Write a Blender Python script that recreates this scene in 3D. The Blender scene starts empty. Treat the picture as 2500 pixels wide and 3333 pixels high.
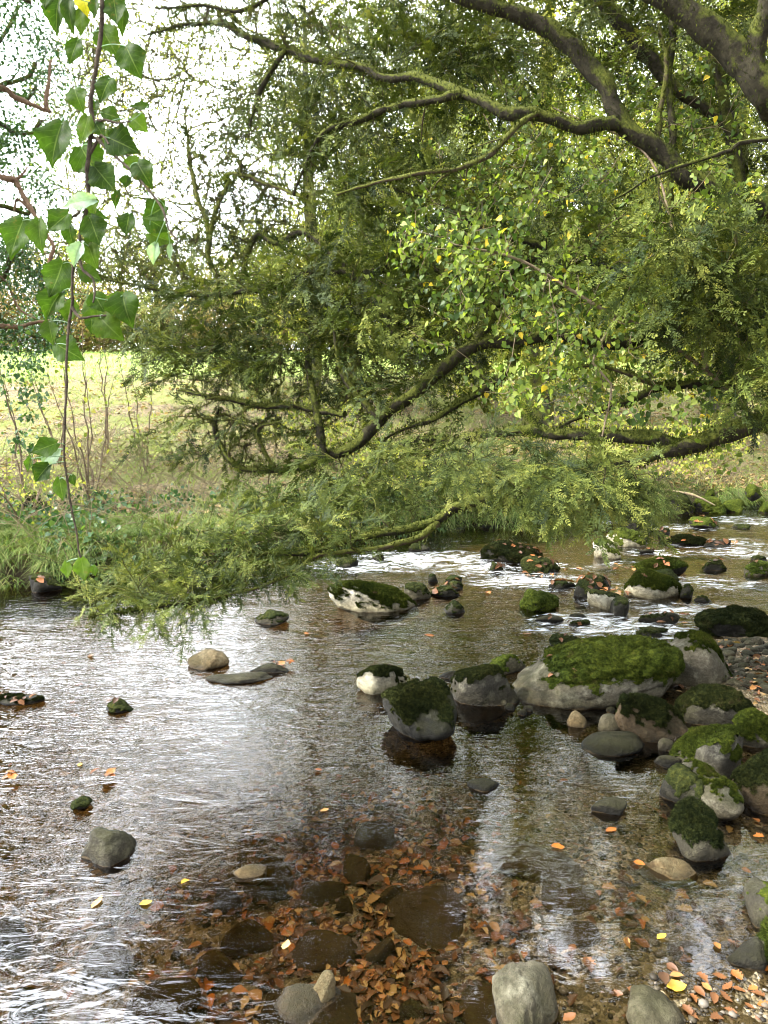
import bpy, bmesh, math, random
import numpy as np
from mathutils import Vector, Matrix

# ------------------------------------------------------------------ camera, sky, sun, exposure
SC = bpy.context.scene
F = 2503.0                      # focal length in photo pixels (2500 x 3333)
CAMZ = 2.0
PITCH = math.radians(10.0)
camd = bpy.data.cameras.new('camera')
cam = bpy.data.objects.new('camera', camd)
SC.collection.objects.link(cam)
cam.location = (0, 0, CAMZ)
cam.rotation_euler = (math.pi/2 - PITCH, 0, 0)
camd.sensor_fit = 'VERTICAL'
camd.sensor_height = 36.0
camd.lens = 36.0*F/3333.0
camd.clip_start = 0.05
camd.clip_end = 2000
SC.camera = cam

SUN_AZ = math.radians(-100)      # from +Y towards +X: the sun stands to the left
SUN_EL = math.radians(42)
GL_AZ = math.radians(-52)        # added cloud glow, set apart from the sun to brighten the left water
world = bpy.data.worlds.new('World')
SC.world = world
world.use_nodes = True
wn = world.node_tree
for n in list(wn.nodes): wn.nodes.remove(n)
w_out = wn.nodes.new('ShaderNodeOutputWorld')
w_bg = wn.nodes.new('ShaderNodeBackground')
w_sky = wn.nodes.new('ShaderNodeTexSky')
w_sky.sky_type = 'NISHITA'
w_sky.sun_disc = False
w_sky.sun_elevation = SUN_EL
w_sky.sun_rotation = SUN_AZ
w_tc = wn.nodes.new('ShaderNodeTexCoord')
w_no = wn.nodes.new('ShaderNodeTexNoise')
w_no.inputs['Scale'].default_value = 2.6
w_no.inputs['Detail'].default_value = 7
w_rm = wn.nodes.new('ShaderNodeValToRGB')
w_rm.color_ramp.elements[0].position = 0.36
w_rm.color_ramp.elements[0].color = (0.45, 0.45, 0.45, 1)
w_rm.color_ramp.elements[1].position = 0.6
w_mx = wn.nodes.new('ShaderNodeMixRGB')
w_mx.inputs['Color2'].default_value = (30, 31.3, 33.5, 1)     # bright thin cloud, scaled by the added glow below
wn.links.new(w_tc.outputs['Generated'], w_no.inputs['Vector'])
wn.links.new(w_no.outputs['Fac'], w_rm.inputs['Fac'])
wn.links.new(w_rm.outputs['Color'], w_mx.inputs['Fac'])
w_dot = wn.nodes.new('ShaderNodeVectorMath'); w_dot.operation = 'DOT_PRODUCT'
w_dot.inputs[1].default_value = (math.sin(GL_AZ)*math.cos(SUN_EL), math.cos(GL_AZ)*math.cos(SUN_EL), math.sin(SUN_EL))
w_glow = wn.nodes.new('ShaderNodeMapRange')
w_glow.interpolation_type = 'SMOOTHSTEP'
w_glow.inputs['From Min'].default_value = .1; w_glow.inputs['From Max'].default_value = 1.0
w_glow.inputs['To Min'].default_value = .40; w_glow.inputs['To Max'].default_value = 3.1
w_cl = wn.nodes.new('ShaderNodeVectorMath'); w_cl.operation = 'SCALE'
w_cl.inputs[0].default_value = (30, 31.3, 33.5)
wn.links.new(w_tc.outputs['Generated'], w_dot.inputs[0])
wn.links.new(w_dot.outputs['Value'], w_glow.inputs['Value'])
wn.links.new(w_glow.outputs[0], w_cl.inputs['Scale'])
wn.links.new(w_cl.outputs[0], w_mx.inputs['Color2'])
wn.links.new(w_sky.outputs['Color'], w_mx.inputs['Color1'])
wn.links.new(w_mx.outputs['Color'], w_bg.inputs['Color'])
wn.links.new(w_bg.outputs['Background'], w_out.inputs['Surface'])
w_bg.inputs['Strength'].default_value = 0.1

sund = bpy.data.lights.new('sun', 'SUN')
sund.energy = 5.0
sund.angle = math.radians(1.0)
sund.color = (1.0, 0.95, 0.86)
sun = bpy.data.objects.new('sun', sund)
SC.collection.objects.link(sun)
sd = Vector((math.sin(SUN_AZ)*math.cos(SUN_EL), math.cos(SUN_AZ)*math.cos(SUN_EL), math.sin(SUN_EL)))
sun.rotation_euler = sd.to_track_quat('Z', 'Y').to_euler()
SC.view_settings.view_transform = 'Standard'
SC.view_settings.look = 'None'
SC.view_settings.gamma = 1
SC.view_settings.exposure = 1.08
SC.view_settings.use_curve_mapping = False
SC.render.engine = 'CYCLES'
SC.cycles.filter_width = 1.1
SC.cycles.use_denoising = True
SC.cycles.denoiser = 'OPENIMAGEDENOISE'
SC.cycles.denoising_input_passes = 'RGB_ALBEDO_NORMAL'
SC.cycles.denoising_prefilter = 'ACCURATE'
SC.cycles.max_bounces = 6
SC.cycles.diffuse_bounces = 3
SC.cycles.glossy_bounces = 3
SC.cycles.transmission_bounces = 3
SC.cycles.transparent_max_bounces = 8
SC.cycles.caustics_reflective = False
SC.cycles.caustics_refractive = False

RNG = np.random.default_rng(11)
def R(a, b): return float(RNG.uniform(a, b))

cp, sp = math.cos(PITCH), math.sin(PITCH)
def P(px, py, d):
    """photo pixel at camera-axis depth d -> world point"""
    u = (px-1250.0)/F*d; v = (1666.5-py)/F*d
    return np.array([u, d*cp+v*sp, CAMZ - d*sp + v*cp])
def G(px, py, z=0.0):
    """photo pixel on the horizontal plane z -> world point"""
    k = (1666.5-py)/F
    dz = -sp + k*cp
    d = (z-CAMZ)/dz
    return P(px, py, d)

# ------------------------------------------------------------------ noise
def _hash(ix, iy, iz, seed):
    h = (ix*374761393 + iy*668265263 + iz*2147483647 + seed*974634777) & 0xFFFFFFFF
    h = ((h ^ (h >> 13))*1274126177) & 0xFFFFFFFF
    h = (h ^ (h >> 16)) & 0xFFFFFFFF
    h = (h*2246822519) & 0xFFFFFFFF
    return ((h ^ (h >> 15)) & 0xFFFFFF)/float(0xFFFFFF)
def vnoise(p, seed=0):
    p = np.asarray(p, float)
    i = np.floor(p).astype(np.int64); f = p-i; f = f*f*f*(f*(f*6-15)+10)
    r = 0
    for dx in (0, 1):
        wx = f[:, 0] if dx else 1-f[:, 0]
        for dy in (0, 1):
            wy = f[:, 1] if dy else 1-f[:, 1]
            for dz in (0, 1):
                wz = f[:, 2] if dz else 1-f[:, 2]
                r = r + wx*wy*wz*_hash(i[:, 0]+dx, i[:, 1]+dy, i[:, 2]+dz, seed)
    return r*2-1
def fbm(p, octs=4, seed=0, gain=0.5):
    r = 0; a = 1.0; s = 0; p = np.asarray(p, float).copy()
    for o in range(octs):
        r = r + a*vnoise(p, seed+o*17); s += a; a *= gain; p = p*2.03+7.1
    return r/s
def n2(x, y, sc, octs=4, seed=0, gain=.5):
    x = np.atleast_1d(np.asarray(x, float)); y = np.atleast_1d(np.asarray(y, float))
    return fbm(np.stack([x*sc, y*sc, np.zeros_like(x)], 1), octs, seed, gain)
def sstep(a, b, x): 
    t = np.clip((x-a)/(b-a), 0, 1); return t*t*(3-2*t)

# ------------------------------------------------------------------ mesh building
class MB:
    def __init__(s): s.v = []; s.r = []; s.t = []; s.q = []; s.n = 0
    def add(s, v, tris=None, quads=None, rnd=0.5):
        v = np.asarray(v, float).reshape(-1, 3)
        if tris is not None and len(tris): s.t.append(np.asarray(tris, np.int64).reshape(-1, 3)+s.n)
        if quads is not None and len(quads): s.q.append(np.asarray(quads, np.int64).reshape(-1, 4)+s.n)
        s.v.append(v); s.r.append(np.broadcast_to(np.asarray(rnd, float), (len(v),)).copy()); s.n += len(v)
    def build(s, name, mat, parent=None, smooth=True, attrs=None, origin=None):
        me = bpy.data.meshes.new(name)
        if s.n:
            V = np.concatenate(s.v); 
            if origin is not None: V = V-np.asarray(origin, float)
            T = np.concatenate(s.t) if s.t else np.zeros((0, 3), np.int64)
            Q = np.concatenate(s.q) if s.q else np.zeros((0, 4), np.int64)
            me.vertices.add(len(V)); me.vertices.foreach_set('co', V.astype(np.float32).ravel())
            li = np.concatenate([T.ravel(), Q.ravel()]).astype(np.int32)
            me.loops.add(len(li)); me.loops.foreach_set('vertex_index', li)
            me.polygons.add(len(T)+len(Q))
            ls = np.concatenate([np.arange(len(T))*3, len(T)*3+np.arange(len(Q))*4]).astype(np.int32)
            me.polygons.foreach_set('loop_start', ls)
            me.polygons.foreach_set('use_smooth', np.full(len(T)+len(Q), smooth))
            at = me.attributes.new('rnd', 'FLOAT', 'POINT')
            at.data.foreach_set('value', np.concatenate(s.r).astype(np.float32))
            for k, a in (attrs or {}).items():
                at = me.attributes.new(k, 'FLOAT', 'POINT'); at.data.foreach_set('value', np.asarray(a, np.float32))
            me.update(calc_edges=True)
        ms = mat if isinstance(mat, (list, tuple)) else [mat]
        for m in ms: me.materials.append(m)
        o = bpy.data.objects.new(name, me); SC.collection.objects.link(o)
        if origin is not None and parent is None: o.location = tuple(float(c) for c in origin)
        if parent is not None: o.parent = parent
        return o

def empty(name, loc):
    o = bpy.data.objects.new(name, None); SC.collection.objects.link(o)
    o.location = tuple(float(c) for c in loc); o.empty_display_size = 0.2
    return o
def tag(o, label=None, cat=None, group=None, kind=None):
    if label: o['label'] = label
    if cat: o['category'] = cat
    if group: o['group'] = group
    if kind: o['kind'] = kind
    return o

def norm(a):
    a = np.asarray(a, float); return a/np.maximum(np.linalg.norm(a, axis=-1, keepdims=True), 1e-9)
def tube(mb, pts, rad, sides=6, lump=0.0, seed=0, cap=True, rnd=0.5, lsc=9.0):
    pts = np.asarray(pts, float); n = len(pts); rad = np.broadcast_to(np.asarray(rad, float), (n,))
    t = norm(np.gradient(pts, axis=0))
    ref = np.array([0., 0, 1]) if abs(t[0][2]) < 0.9 else np.array([1., 0, 0])
    a = np.zeros((n, 3)); u = norm(np.cross(t[0], ref)); 
    for i in range(n):
        u = u-t[i]*np.dot(u, t[i]); u = u/max(np.linalg.norm(u), 1e-9); a[i] = u
    b = np.cross(t, a)
    th = np.arange(sides)*2*math.pi/sides
    ring = a[:, None, :]*np.cos(th)[None, :, None]+b[:, None, :]*np.sin(th)[None, :, None]
    rr = np.repeat(rad[:, None], sides, 1)
    if lump > 0:
        q = (pts[:, None, :]+ring*rr[:, :, None]).reshape(-1, 3)
        ln = fbm(q*lsc, 3, seed)*0.9 + vnoise(q*lsc*4.0, seed+5)*0.45
        up = np.clip(ring[:, :, 2], -.2, 1).reshape(-1)*0.5+0.55
        rr = rr*(1+lump*1.3*(ln*up+0.12*up).reshape(n, sides))
    v = (pts[:, None, :]+ring*rr[:, :, None]).reshape(-1, 3)
    i = np.arange(n-1)[:, None]*sides; j = np.arange(sides)[None, :]; j2 = (j+1) % sides
    q = np.stack([i+j, i+j2, i+sides+j2, i+sides+j], -1).reshape(-1, 4)
    mb.add(v, quads=q, rnd=rnd)

def catmull(pts, rad, seg=0.08):
    """smooth a control polyline; radii interpolated"""
    p = np.asarray(pts, float); r = np.asarray(rad, float)
    P0 = np.vstack([2*p[0]-p[1], p, 2*p[-1]-p[-2]]); out = []; ro = []
    for i in range(len(p)-1):
        a, b, c, d = P0[i], P0[i+1], P0[i+2], P0[i+3]
        n = max(2, int(np.linalg.norm(c-b)/seg))
        for k in range(n):
            t = k/n
            out.append(0.5*((2*b)+(c-a)*t+(2*a-5*b+4*c-d)*t*t+(3*b-a-3*c+d)*t**3)); ro.append(r[i]*(1-t)+r[i+1]*t)
    out.append(p[-1]); ro.append(r[-1])
    return np.array(out), np.array(ro)

def stamp(mb, tv, tris, quads, pos, X, Z, sc, rnd):
    """many copies of a small template into one mesh (leaves of ONE plant)"""
    pos = np.asarray(pos, float).reshape(-1, 3); N = len(pos)
    if N == 0: return
    X = norm(np.broadcast_to(X, (N, 3))); Z = np.broadcast_to(Z, (N, 3))
    Y = norm(np.cross(Z, X)); Z = np.cross(X, Y)
    sc = np.broadcast_to(sc, (N,)); rnd = np.broadcast_to(rnd, (N,))
    tv = np.asarray(tv, float); V = len(tv)
    w = pos[:, None, :]+sc[:, None, None]*(tv[None, :, 0:1]*X[:, None, :]+tv[None, :, 1:2]*Y[:, None, :]+tv[None, :, 2:3]*Z[:, None, :])
    off = (np.arange(N)*V)[:, None, None]
    T = (np.asarray(tris)[None]+off).reshape(-1, 3) if tris is not None and len(tris) else None
    Q = (np.asarray(quads)[None]+off).reshape(-1, 4) if quads is not None and len(quads) else None
    mb.add(w.reshape(-1, 3), T, Q, np.repeat(rnd, V))

def rdir(n): return norm(RNG.normal(size=(n, 3)))

# ------------------------------------------------------------------ materials
class NT:
    def __init__(s, name):
        s.m = bpy.data.materials.new(name); s.m.use_nodes = True; s.t = s.m.node_tree
        for n in list(s.t.nodes): s.t.nodes.remove(n)
        s.out = s.t.nodes.new('ShaderNodeOutputMaterial')
    def n(s, typ, **kw):
        nd = s.t.nodes.new('ShaderNode'+typ)
        for k, v in kw.items():
            if hasattr(nd, k) and not k[0].isupper(): setattr(nd, k, v)
            else: s.set(nd, k.replace('_', ' '), v)
        return nd
    def set(s, nd, k, v):
        i = nd.inputs[k]
        if isinstance(v, bpy.types.NodeSocket): s.t.links.new(v, i)
        elif isinstance(v, (tuple, list)) and len(v) == 3 and i.type == 'RGBA': i.default_value = (*v, 1)
        else: i.default_value = v
    def noise(s, scale, detail=4, rough=.55, vec=None):
        nd = s.n('TexNoise', Scale=scale, Detail=detail, Roughness=rough)
        s.t.links.new(vec if vec else s.pos(), nd.inputs['Vector']); return nd.outputs['Fac']
    def pos(s):
        if not hasattr(s, '_p'): s._p = s.n('NewGeometry').outputs['Position']
        return s._p
    def nz(s):
        g = s.n('NewGeometry'); x = s.n('SeparateXYZ'); s.t.links.new(g.outputs['Normal'], x.inputs[0]); return x.outputs['Z']
    def rnd(s, name='rnd'):
        return s.n('Attribute', attribute_name=name).outputs['Fac']
    def ramp(s, fac, stops, interp='LINEAR'):
        nd = s.n('ValToRGB'); cr = nd.color_ramp; cr.interpolation = interp
        while len(cr.elements) < len(stops): cr.elements.new(0.5)
        for e, (p, c) in zip(cr.elements, stops):
            e.position = p; e.color = (*c, 1) if isinstance(c, (tuple, list)) else (c, c, c, 1)
        s.t.links.new(fac, nd.inputs['Fac']); return nd.outputs['Color']
    def mix(s, f, a, b, mode='MIX'):
        nd = s.n('MixRGB', blend_type=mode)
        for k, v in (('Fac', f), ('Color1', a), ('Color2', b)): s.set(nd, k, v)
        return nd.outputs['Color']
    def math(s, op, a, b=0.0, clamp=False):
        nd = s.n('Math', operation=op, use_clamp=clamp)
        for i, v in enumerate((a, b)):
            if isinstance(v, bpy.types.NodeSocket): s.t.links.new(v, nd.inputs[i])
            else: nd.inputs[i].default_value = v
        return nd.outputs[0]
    def bump(s, h, strength=.5, dist=.01, normal=None):
        nd = s.n('Bump', Strength=strength, Distance=dist, Height=h)
        if normal: s.t.links.new(normal, nd.inputs['Normal'])
        return nd.outputs['Normal']
    def pbr(s, col, rough=.7, normal=None, spec=.4, **kw):
        spec = spec*.4      # matt natural surfaces under a bright sky
        nd = s.n('BsdfPrincipled'); s.set(nd, 'Base Color', col); s.set(nd, 'Roughness', rough)
        s.set(nd, 'Specular IOR Level', spec)
        if normal: s.set(nd, 'Normal', normal)
        for k, v in kw.items(): s.set(nd, k.replace('_', ' '), v)
        return nd.outputs[0]
    def done(s, sh): s.t.links.new(sh, s.out.inputs['Surface']); return s.m

def leaf_mat(name, stops, trans=.35, rough=.45, spec=.45, tboost=1.4, vscale=0, attr='rnd'):
    t = NT(name); c = t.ramp(t.rnd(attr), stops)
    if vscale: 
        c = t.mix(1.0, c, t.ramp(t.noise(vscale, 3), [(.3, .62), (.7, 1.25)]), 'MULTIPLY')
    p = t.pbr(c, rough, spec=spec)
    tr = t.n('BsdfTranslucent'); c2 = t.mix(1.0, c, (tboost*1.05, tboost*1.15, tboost*.45), 'MULTIPLY'); t.set(tr, 'Color', c2)
    m = t.n('MixShader'); m.inputs[0].default_value = trans
    t.t.links.new(p, m.inputs[1]); t.t.links.new(tr.outputs[0], m.inputs[2])
    return t.done(m.outputs[0])

M = {}
M['yew'] = leaf_mat('yew_needles', [(0, (.020, .031, .009)), (.35, (.052, .070, .013)), (.7, (.105, .126, .023)), (1, (.20, .205, .04))], .10, .55, .25, vscale=2.2)
M['ivy'] = leaf_mat('ivy_leaves', [(0, (.030, .055, .014)), (.45, (.085, .125, .024)), (.8, (.20, .25, .045)), (.93, (.30, .33, .08)), (.96, (.50, .38, .04)), (1, (.45, .28, .04))], .42, .42, .4)
M['ivy_dark'] = leaf_mat('dark_ivy_leaves', [(0, (.02, .05, .022)), (.6, (.05, .10, .03)), (1, (.13, .19, .05))], .3, .35, .55)
M['bgleaf'] = leaf_mat('far_tree_leaves', [(0, (.055, .085, .02)), (.4, (.15, .18, .035)), (.75, (.34, .34, .07)), (1, (.50, .38, .10))], .4, .5, .3, vscale=.5)
M['brown_leaf'] = leaf_mat('autumn_leaves', [(0, (.11, .085, .05)), (.5, (.20, .15, .08)), (1, (.30, .21, .10))], .4, .5, .3)
M['litter'] = leaf_mat('fallen_leaves', [(0, (.035, .022, .013)), (.4, (.085, .040, .018)), (.68, (.16, .066, .022)), (.78, (.30, .095, .015)), (.86, (.26, .15, .055)), (.93, (.38, .27, .11)), (1, (.42, .25, .02))], .15, .38, .5)
M['bank_litter'] = leaf_mat('dry_bank_leaves', [(0, (.09, .06, .03)), (.4, (.19, .125, .055)), (.8, (.30, .20, .085)), (1, (.38, .28, .12))], .15, .5, .3)
M['grass'] = leaf_mat('grass_blades', [(0, (.06, .10, .025)), (.6, (.14, .20, .045)), (1, (.32, .29, .13))], .35, .5, .3)

def vine_mat():
    t = NT('hanging_ivy_leaf')
    c = t.ramp(t.rnd(), [(0, (.014, .028, .005)), (.5, (.032, .060, .008)), (.8, (.07, .11, .014)), (.9, (.20, .27, .20)), (.97, (.45, .38, .03)), (1, (.5, .36, .03))])
    v = t.noise(90, 3); c = t.mix(1.0, c, t.ramp(v, [(.3, .8), (.7, 1.15)]), 'MULTIPLY')
    c = t.mix(t.ramp(t.rnd('mid'), [(0.0, .6), (.06, 0.0)]), c, (.13, .17, .05))
    sv = t.math('FRACT', t.math('MULTIPLY', t.math('SUBTRACT', t.rnd('along'), t.math('MULTIPLY', t.rnd('mid'), .30)), 6.5))
    c = t.mix(t.ramp(sv, [(0.0, .38), (.10, 0.0)]), c, (.11, .15, .045))
    c = t.mix(t.ramp(t.noise(45, 6, .75), [(.60, 0.0), (.70, .75)]), c, (.10, .065, .02))
    c = t.mix(1.0, c, t.ramp(t.noise(12, 3), [(.3, .65), (.7, 1.35)]), 'MULTIPLY')
    nrm = t.bump(t.noise(140, 2), .25, .002)
    p = t.pbr(c, .5, nrm, .22)
    tr = t.n('BsdfTranslucent'); t.set(tr, 'Color', t.mix(1.0, c, (1.6, 1.9, .6), 'MULTIPLY'))
    m = t.n('MixShader'); m.inputs[0].default_value = .42
    t.t.links.new(p, m.inputs[1]); t.t.links.new(tr.outputs[0], m.inputs[2]); return t.done(m.outputs[0])
M['vine_leaf'] = vine_mat()

def bark_mat(name, bark, bark2, moss, moss2, amount=.0, sc=7):
    t = NT(name)
    n1 = t.noise(sc, 5, .6); nf = t.noise(sc*9, 4, .7)
    b = t.mix(t.ramp(t.noise(sc*3, 5, .6), [(.35, 0.0), (.65, 1.0)]), bark, bark2)
    m = t.mix(t.ramp(nf, [(.3, 0.0), (.75, 1.0)]), moss, moss2)
    k = t.math('ADD', t.math('MULTIPLY', t.nz(), .62), t.math('MULTIPLY', t.math('SUBTRACT', n1, .5), 2.6))
    k = t.math('ADD', k, amount)
    f = t.ramp(k, [(0.0, 0.0), (.25, 1.0)])
    c = t.mix(f, b, m)
    h = t.math('ADD', t.math('MULTIPLY', nf, .7), t.math('MULTIPLY', t.noise(sc*30, 2), .5))
    return t.done(t.pbr(c, .85, t.bump(h, .9, .02), .2))
M['bark'] = bark_mat('mossy_yew_bark', (.015, .013, .008), (.040, .035, .021), (.026, .034, .008), (.13, .14, .025), .05)
M['bark_moss'] = bark_mat('heavily_mossed_twigs', (.05, .035, .022), (.10, .08, .05), (.040, .050, .012), (.17, .175, .034), .25, 12)
M['bark_grey'] = bark_mat('lichened_grey_bark', (.05, .045, .032), (.11, .10, .07), (.07, .08, .02), (.25, .25, .06), .22, 5)
M['bark_dead'] = bark_mat('bare_brown_bark', (.11, .065, .04), (.22, .145, .09), (.12, .11, .05), (.2, .18, .09), -.5, 6)
M['vine_bark'] = bark_mat('ivy_stem_bark', (.050, .038, .027), (.12, .095, .068), (.05, .05, .02), (.1, .1, .05), -.5, 20)
M['twig'] = bark_mat('pale_twigs', (.14, .10, .065), (.27, .21, .14), (.15, .14, .06), (.25, .22, .1), -.3, 9)
def moss_mat(name, a, b, c):
    t = NT(name)
    n1 = t.noise(55, 4, .7); n2_ = t.noise(4, 4, .6)
    col = t.ramp(n1, [(.28, a), (.5, b), (.78, c)])
    col = t.mix(1.0, col, t.ramp(n2_, [(.3, (.5, .58, .55)), (.65, (1.3, 1.2, 1.0))]), 'MULTIPLY')
    col = t.mix(t.ramp(t.noise(8, 5, .7), [(.60, 0.0), (.72, .65)]), col, (.085, .060, .028))
    h = t.math('ADD', n1, t.math('MULTIPLY', t.noise(160, 3, .7), .6))
    return t.done(t.pbr(col, .95, t.bump(h, 1.0, .02), .12))
M['moss'] = moss_mat('green_moss', (.014, .020, .005), (.042, .058, .009), (.11, .125, .018))
M['moss_dark'] = moss_mat('dark_moss', (.008, .011, .005), (.022, .028, .009), (.060, .066, .017))

def rock_mat(name, a, b, lich, lich_amt=.5, wet=0.0, rough=.75):
    t = NT(name)
    ob = t.n('ObjectInfo').outputs['Random']
    vec = t.n('VectorMath', operation='ADD'); t.t.links.new(t.pos(), vec.inputs[0])
    cx = t.n('CombineXYZ'); t.t.links.new(t.math('MULTIPLY', ob, 37.0), cx.inputs[0]); t.t.links.new(cx.outputs[0], vec.inputs[1])
    v = vec.outputs[0]
    c = t.mix(t.ramp(t.noise(5, 7, .65, v), [(.32, 0.0), (.68, 1.0)]), a, b)
    c = t.mix(1.0, c, t.ramp(t.noise(70, 4, .7, v), [(.3, .68), (.7, 1.28)]), 'MULTIPLY')
    spots = t.ramp(t.noise(11, 8, .72, v), [(.58-.14*lich_amt, 0.0), (.74-.14*lich_amt, 1.0)])
    c = t.mix(t.math('MULTIPLY', spots, .8), c, lich)
    film = t.math('ADD', t.math('MULTIPLY', t.nz(), .30), t.noise(3.7, 8, .72, v))
    c = t.mix(t.ramp(film, [(.56, 0.0), (.84, .75)]), c, (.036, .038, .016))
    dark = t.ramp(t.noise(8.5, 8, .72, v), [(.26, 1.0), (.44, 0.0)])
    c = t.mix(t.math('MULTIPLY', dark, .75), c, (.026, .026, .018))
    c = t.mix(1.0, c, (1.06, 1.0, .86), 'MULTIPLY')
    sx = t.n('SeparateXYZ'); t.t.links.new(t.pos(), sx.inputs[0])
    zz = t.math('ADD', sx.outputs['Z'], t.math('MULTIPLY', t.math('SUBTRACT', t.noise(9, 3, .5, v), .5), .035))
    w = t.ramp(zz, [(.004, 1.0), (.030, 0.0)])
    alg = t.ramp(zz, [(.02, .75), (.13, 0.0)])
    c = t.mix(alg, c, t.mix(1.0, c, (.55, .50, .34), 'MULTIPLY'))
    under = t.ramp(zz, [(.0, 1.0), (.004, 0.0)])
    c = t.mix(t.math('MULTIPLY', w, .62), c, t.mix(1.0, c, (.22, .20, .17), 'MULTIPLY'))
    c = t.mix(t.math('MULTIPLY', under, .55), c, (.085, .055, .022))
    if wet: c = t.mix(wet, c, t.mix(1.0, c, (.35, .33, .3), 'MULTIPLY'))
    ro = t.math('SUBTRACT', rough-.35*wet, t.math('MULTIPLY', w, .45))
    h = t.math('ADD', t.math('MULTIPLY', t.noise(6, 10, .75, v), 2.2), t.noise(26, 8, .7, v)); h = t.math('ADD', h, t.math('MULTIPLY', t.noise(180, 3, .6, v), .35))
    return t.done(t.pbr(c, ro, t.bump(h, .85, .028), .35+.2*wet))
M['rock_pale'] = rock_mat('pale_grey_rock', (.060, .056, .045), (.13, .122, .102), (.25, .25, .215), .6)
M['rock_white'] = rock_mat('white_lichen_rock', (.20, .19, .16), (.42, .41, .36), (.56, .56, .50), 1.1)
M['rock_grey'] = rock_mat('grey_rock', (.032, .031, .027), (.072, .069, .060), (.17, .17, .145), .4)
M['rock_dark'] = rock_mat('dark_grey_rock', (.010, .010, .009), (.028, .028, .025), (.10, .10, .09), .25)
M['rock_tan'] = rock_mat('tan_rock', (.11, .078, .046), (.24, .195, .13), (.34, .31, .23), .4)
M['rock_wet'] = rock_mat('wet_brown_rock', (.055, .042, .026), (.12, .088, .055), (.20, .17, .12), .3, .5)
M['rock_under'] = rock_mat('submerged_rock', (.085, .068, .034), (.20, .16, .085), (.28, .23, .13), .5, .2)

def water_mat():
    t = NT('river_water')
    mp = t.n('Mapping'); mp.inputs['Rotation'].default_value = (0, 0, math.radians(-14)); mp.inputs['Scale'].default_value = (2.5, 8.0, 3)
    t.t.links.new(t.pos(), mp.inputs['Vector'])
    mp2 = t.n('Mapping'); mp2.inputs['Rotation'].default_value = (0, 0, math.radians(17)); mp2.inputs['Scale'].default_value = (6, 14, 6)
    t.t.links.new(t.pos(), mp2.inputs['Vector'])
    a = t.n('TexNoise', Scale=1.0, Detail=3.0, Roughness=.55, Distortion=.9); t.t.links.new(mp.outputs[0], a.inputs['Vector'])
    b = t.n('TexNoise', Scale=1.0, Detail=3.0, Roughness=.5, Distortion=1.0); t.t.links.new(mp2.outputs[0], b.inputs['Vector'])
    rip = t.rnd('rip')
    h = t.math('ADD', t.math('MULTIPLY', a.outputs['Fac'], .6), t.math('MULTIPLY', b.outputs['Fac'], .40))
    h = t.math('MULTIPLY', h, rip)
    nrm = t.bump(h, 1.0, .026)
    fr = t.n('Fresnel', IOR=1.6); t.t.links.new(nrm, fr.inputs['Normal'])
    gl = t.n('BsdfGlossy', Roughness=.035); gl.inputs['Color'].default_value = (1, 1, 1, 1); t.t.links.new(nrm, gl.inputs['Normal'])
    tr = t.n('BsdfTransparent'); 
    t.set(tr, 'Color', t.mix(t.rnd('deep'), (.93, .86, .70), (.60, .46, .26)))
    m = t.n('MixShader'); t.t.links.new(fr.outputs[0], m.inputs[0]); t.t.links.new(tr.outputs[0], m.inputs[1]); t.t.links.new(gl.outputs[0], m.inputs[2])
    # aerated white water
    mf = t.n('Mapping'); mf.inputs['Rotation'].default_value = (0, 0, math.radians(8)); mf.inputs['Scale'].default_value = (4.5, 19, 8)
    t.t.links.new(t.pos(), mf.inputs['Vector'])
    fn = t.n('TexNoise', Scale=1.0, Detail=7.0, Roughness=.72, Distortion=1.3); t.t.links.new(mf.outputs[0], fn.inputs['Vector'])
    k = t.math('ADD', t.math('MULTIPLY', t.rnd('foam'), .42), t.math('MULTIPLY', t.math('SUBTRACT', fn.outputs['Fac'], .5), 2.4))
    k = t.math('MULTIPLY', k, t.ramp(t.rnd('foam'), [(.06, 0.0), (.30, 1.0)]))
    k = t.ramp(k, [(.20, 0.0), (.42, .7), (.7, 1.0)])
    fo = t.pbr((.80, .82, .80), .55, t.bump(fn.outputs['Fac'], .7, .03), .3)
    m2 = t.n('MixShader'); t.t.links.new(t.math('MULTIPLY', k, .9), m2.inputs[0]); t.t.links.new(m.outputs[0], m2.inputs[1]); t.t.links.new(fo, m2.inputs[2])
    return t.done(m2.outputs[0])
M['water'] = water_mat()

def bed_mat():
    t = NT('gravel_bed')
    def cells(sc):
        v = t.n('TexVoronoi', Scale=sc, Randomness=1.0); t.t.links.new(t.pos(), v.inputs['Vector']); return v
    v1 = cells(70); v2 = cells(26)
    s1 = t.n('SeparateColor'); t.t.links.new(v1.outputs['Color'], s1.inputs[0])
    s2 = t.n('SeparateColor'); t.t.links.new(v2.outputs['Color'], s2.inputs[0])
    c = t.ramp(s1.outputs[0], [(0, (.060, .043, .022)), (.4, (.15, .112, .058)), (.75, (.25, .19, .11)), (.93, (.36, .30, .22)), (1, (.20, .08, .045))])
    c2 = t.ramp(s2.outputs[0], [(0, (.05, .04, .022)), (.6, (.13, .10, .055)), (1, (.24, .19, .12))])
    c = t.mix(t.ramp(s2.outputs[1], [(.6, 0.0), (.64, 1.0)]), c, c2)
    c = t.mix(t.ramp(t.noise(1.6, 4), [(.35, 0.0), (.65, .55)]), c, (.075, .062, .025))
    h = t.math('ADD', t.math('MULTIPLY', v1.outputs['Distance'], -1.0), t.math('MULTIPLY', v2.outputs['Distance'], -.6))
    return t.done(t.pbr(c, .6, t.bump(h, .9, .02), .35))
M['bed'] = bed_mat()
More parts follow.
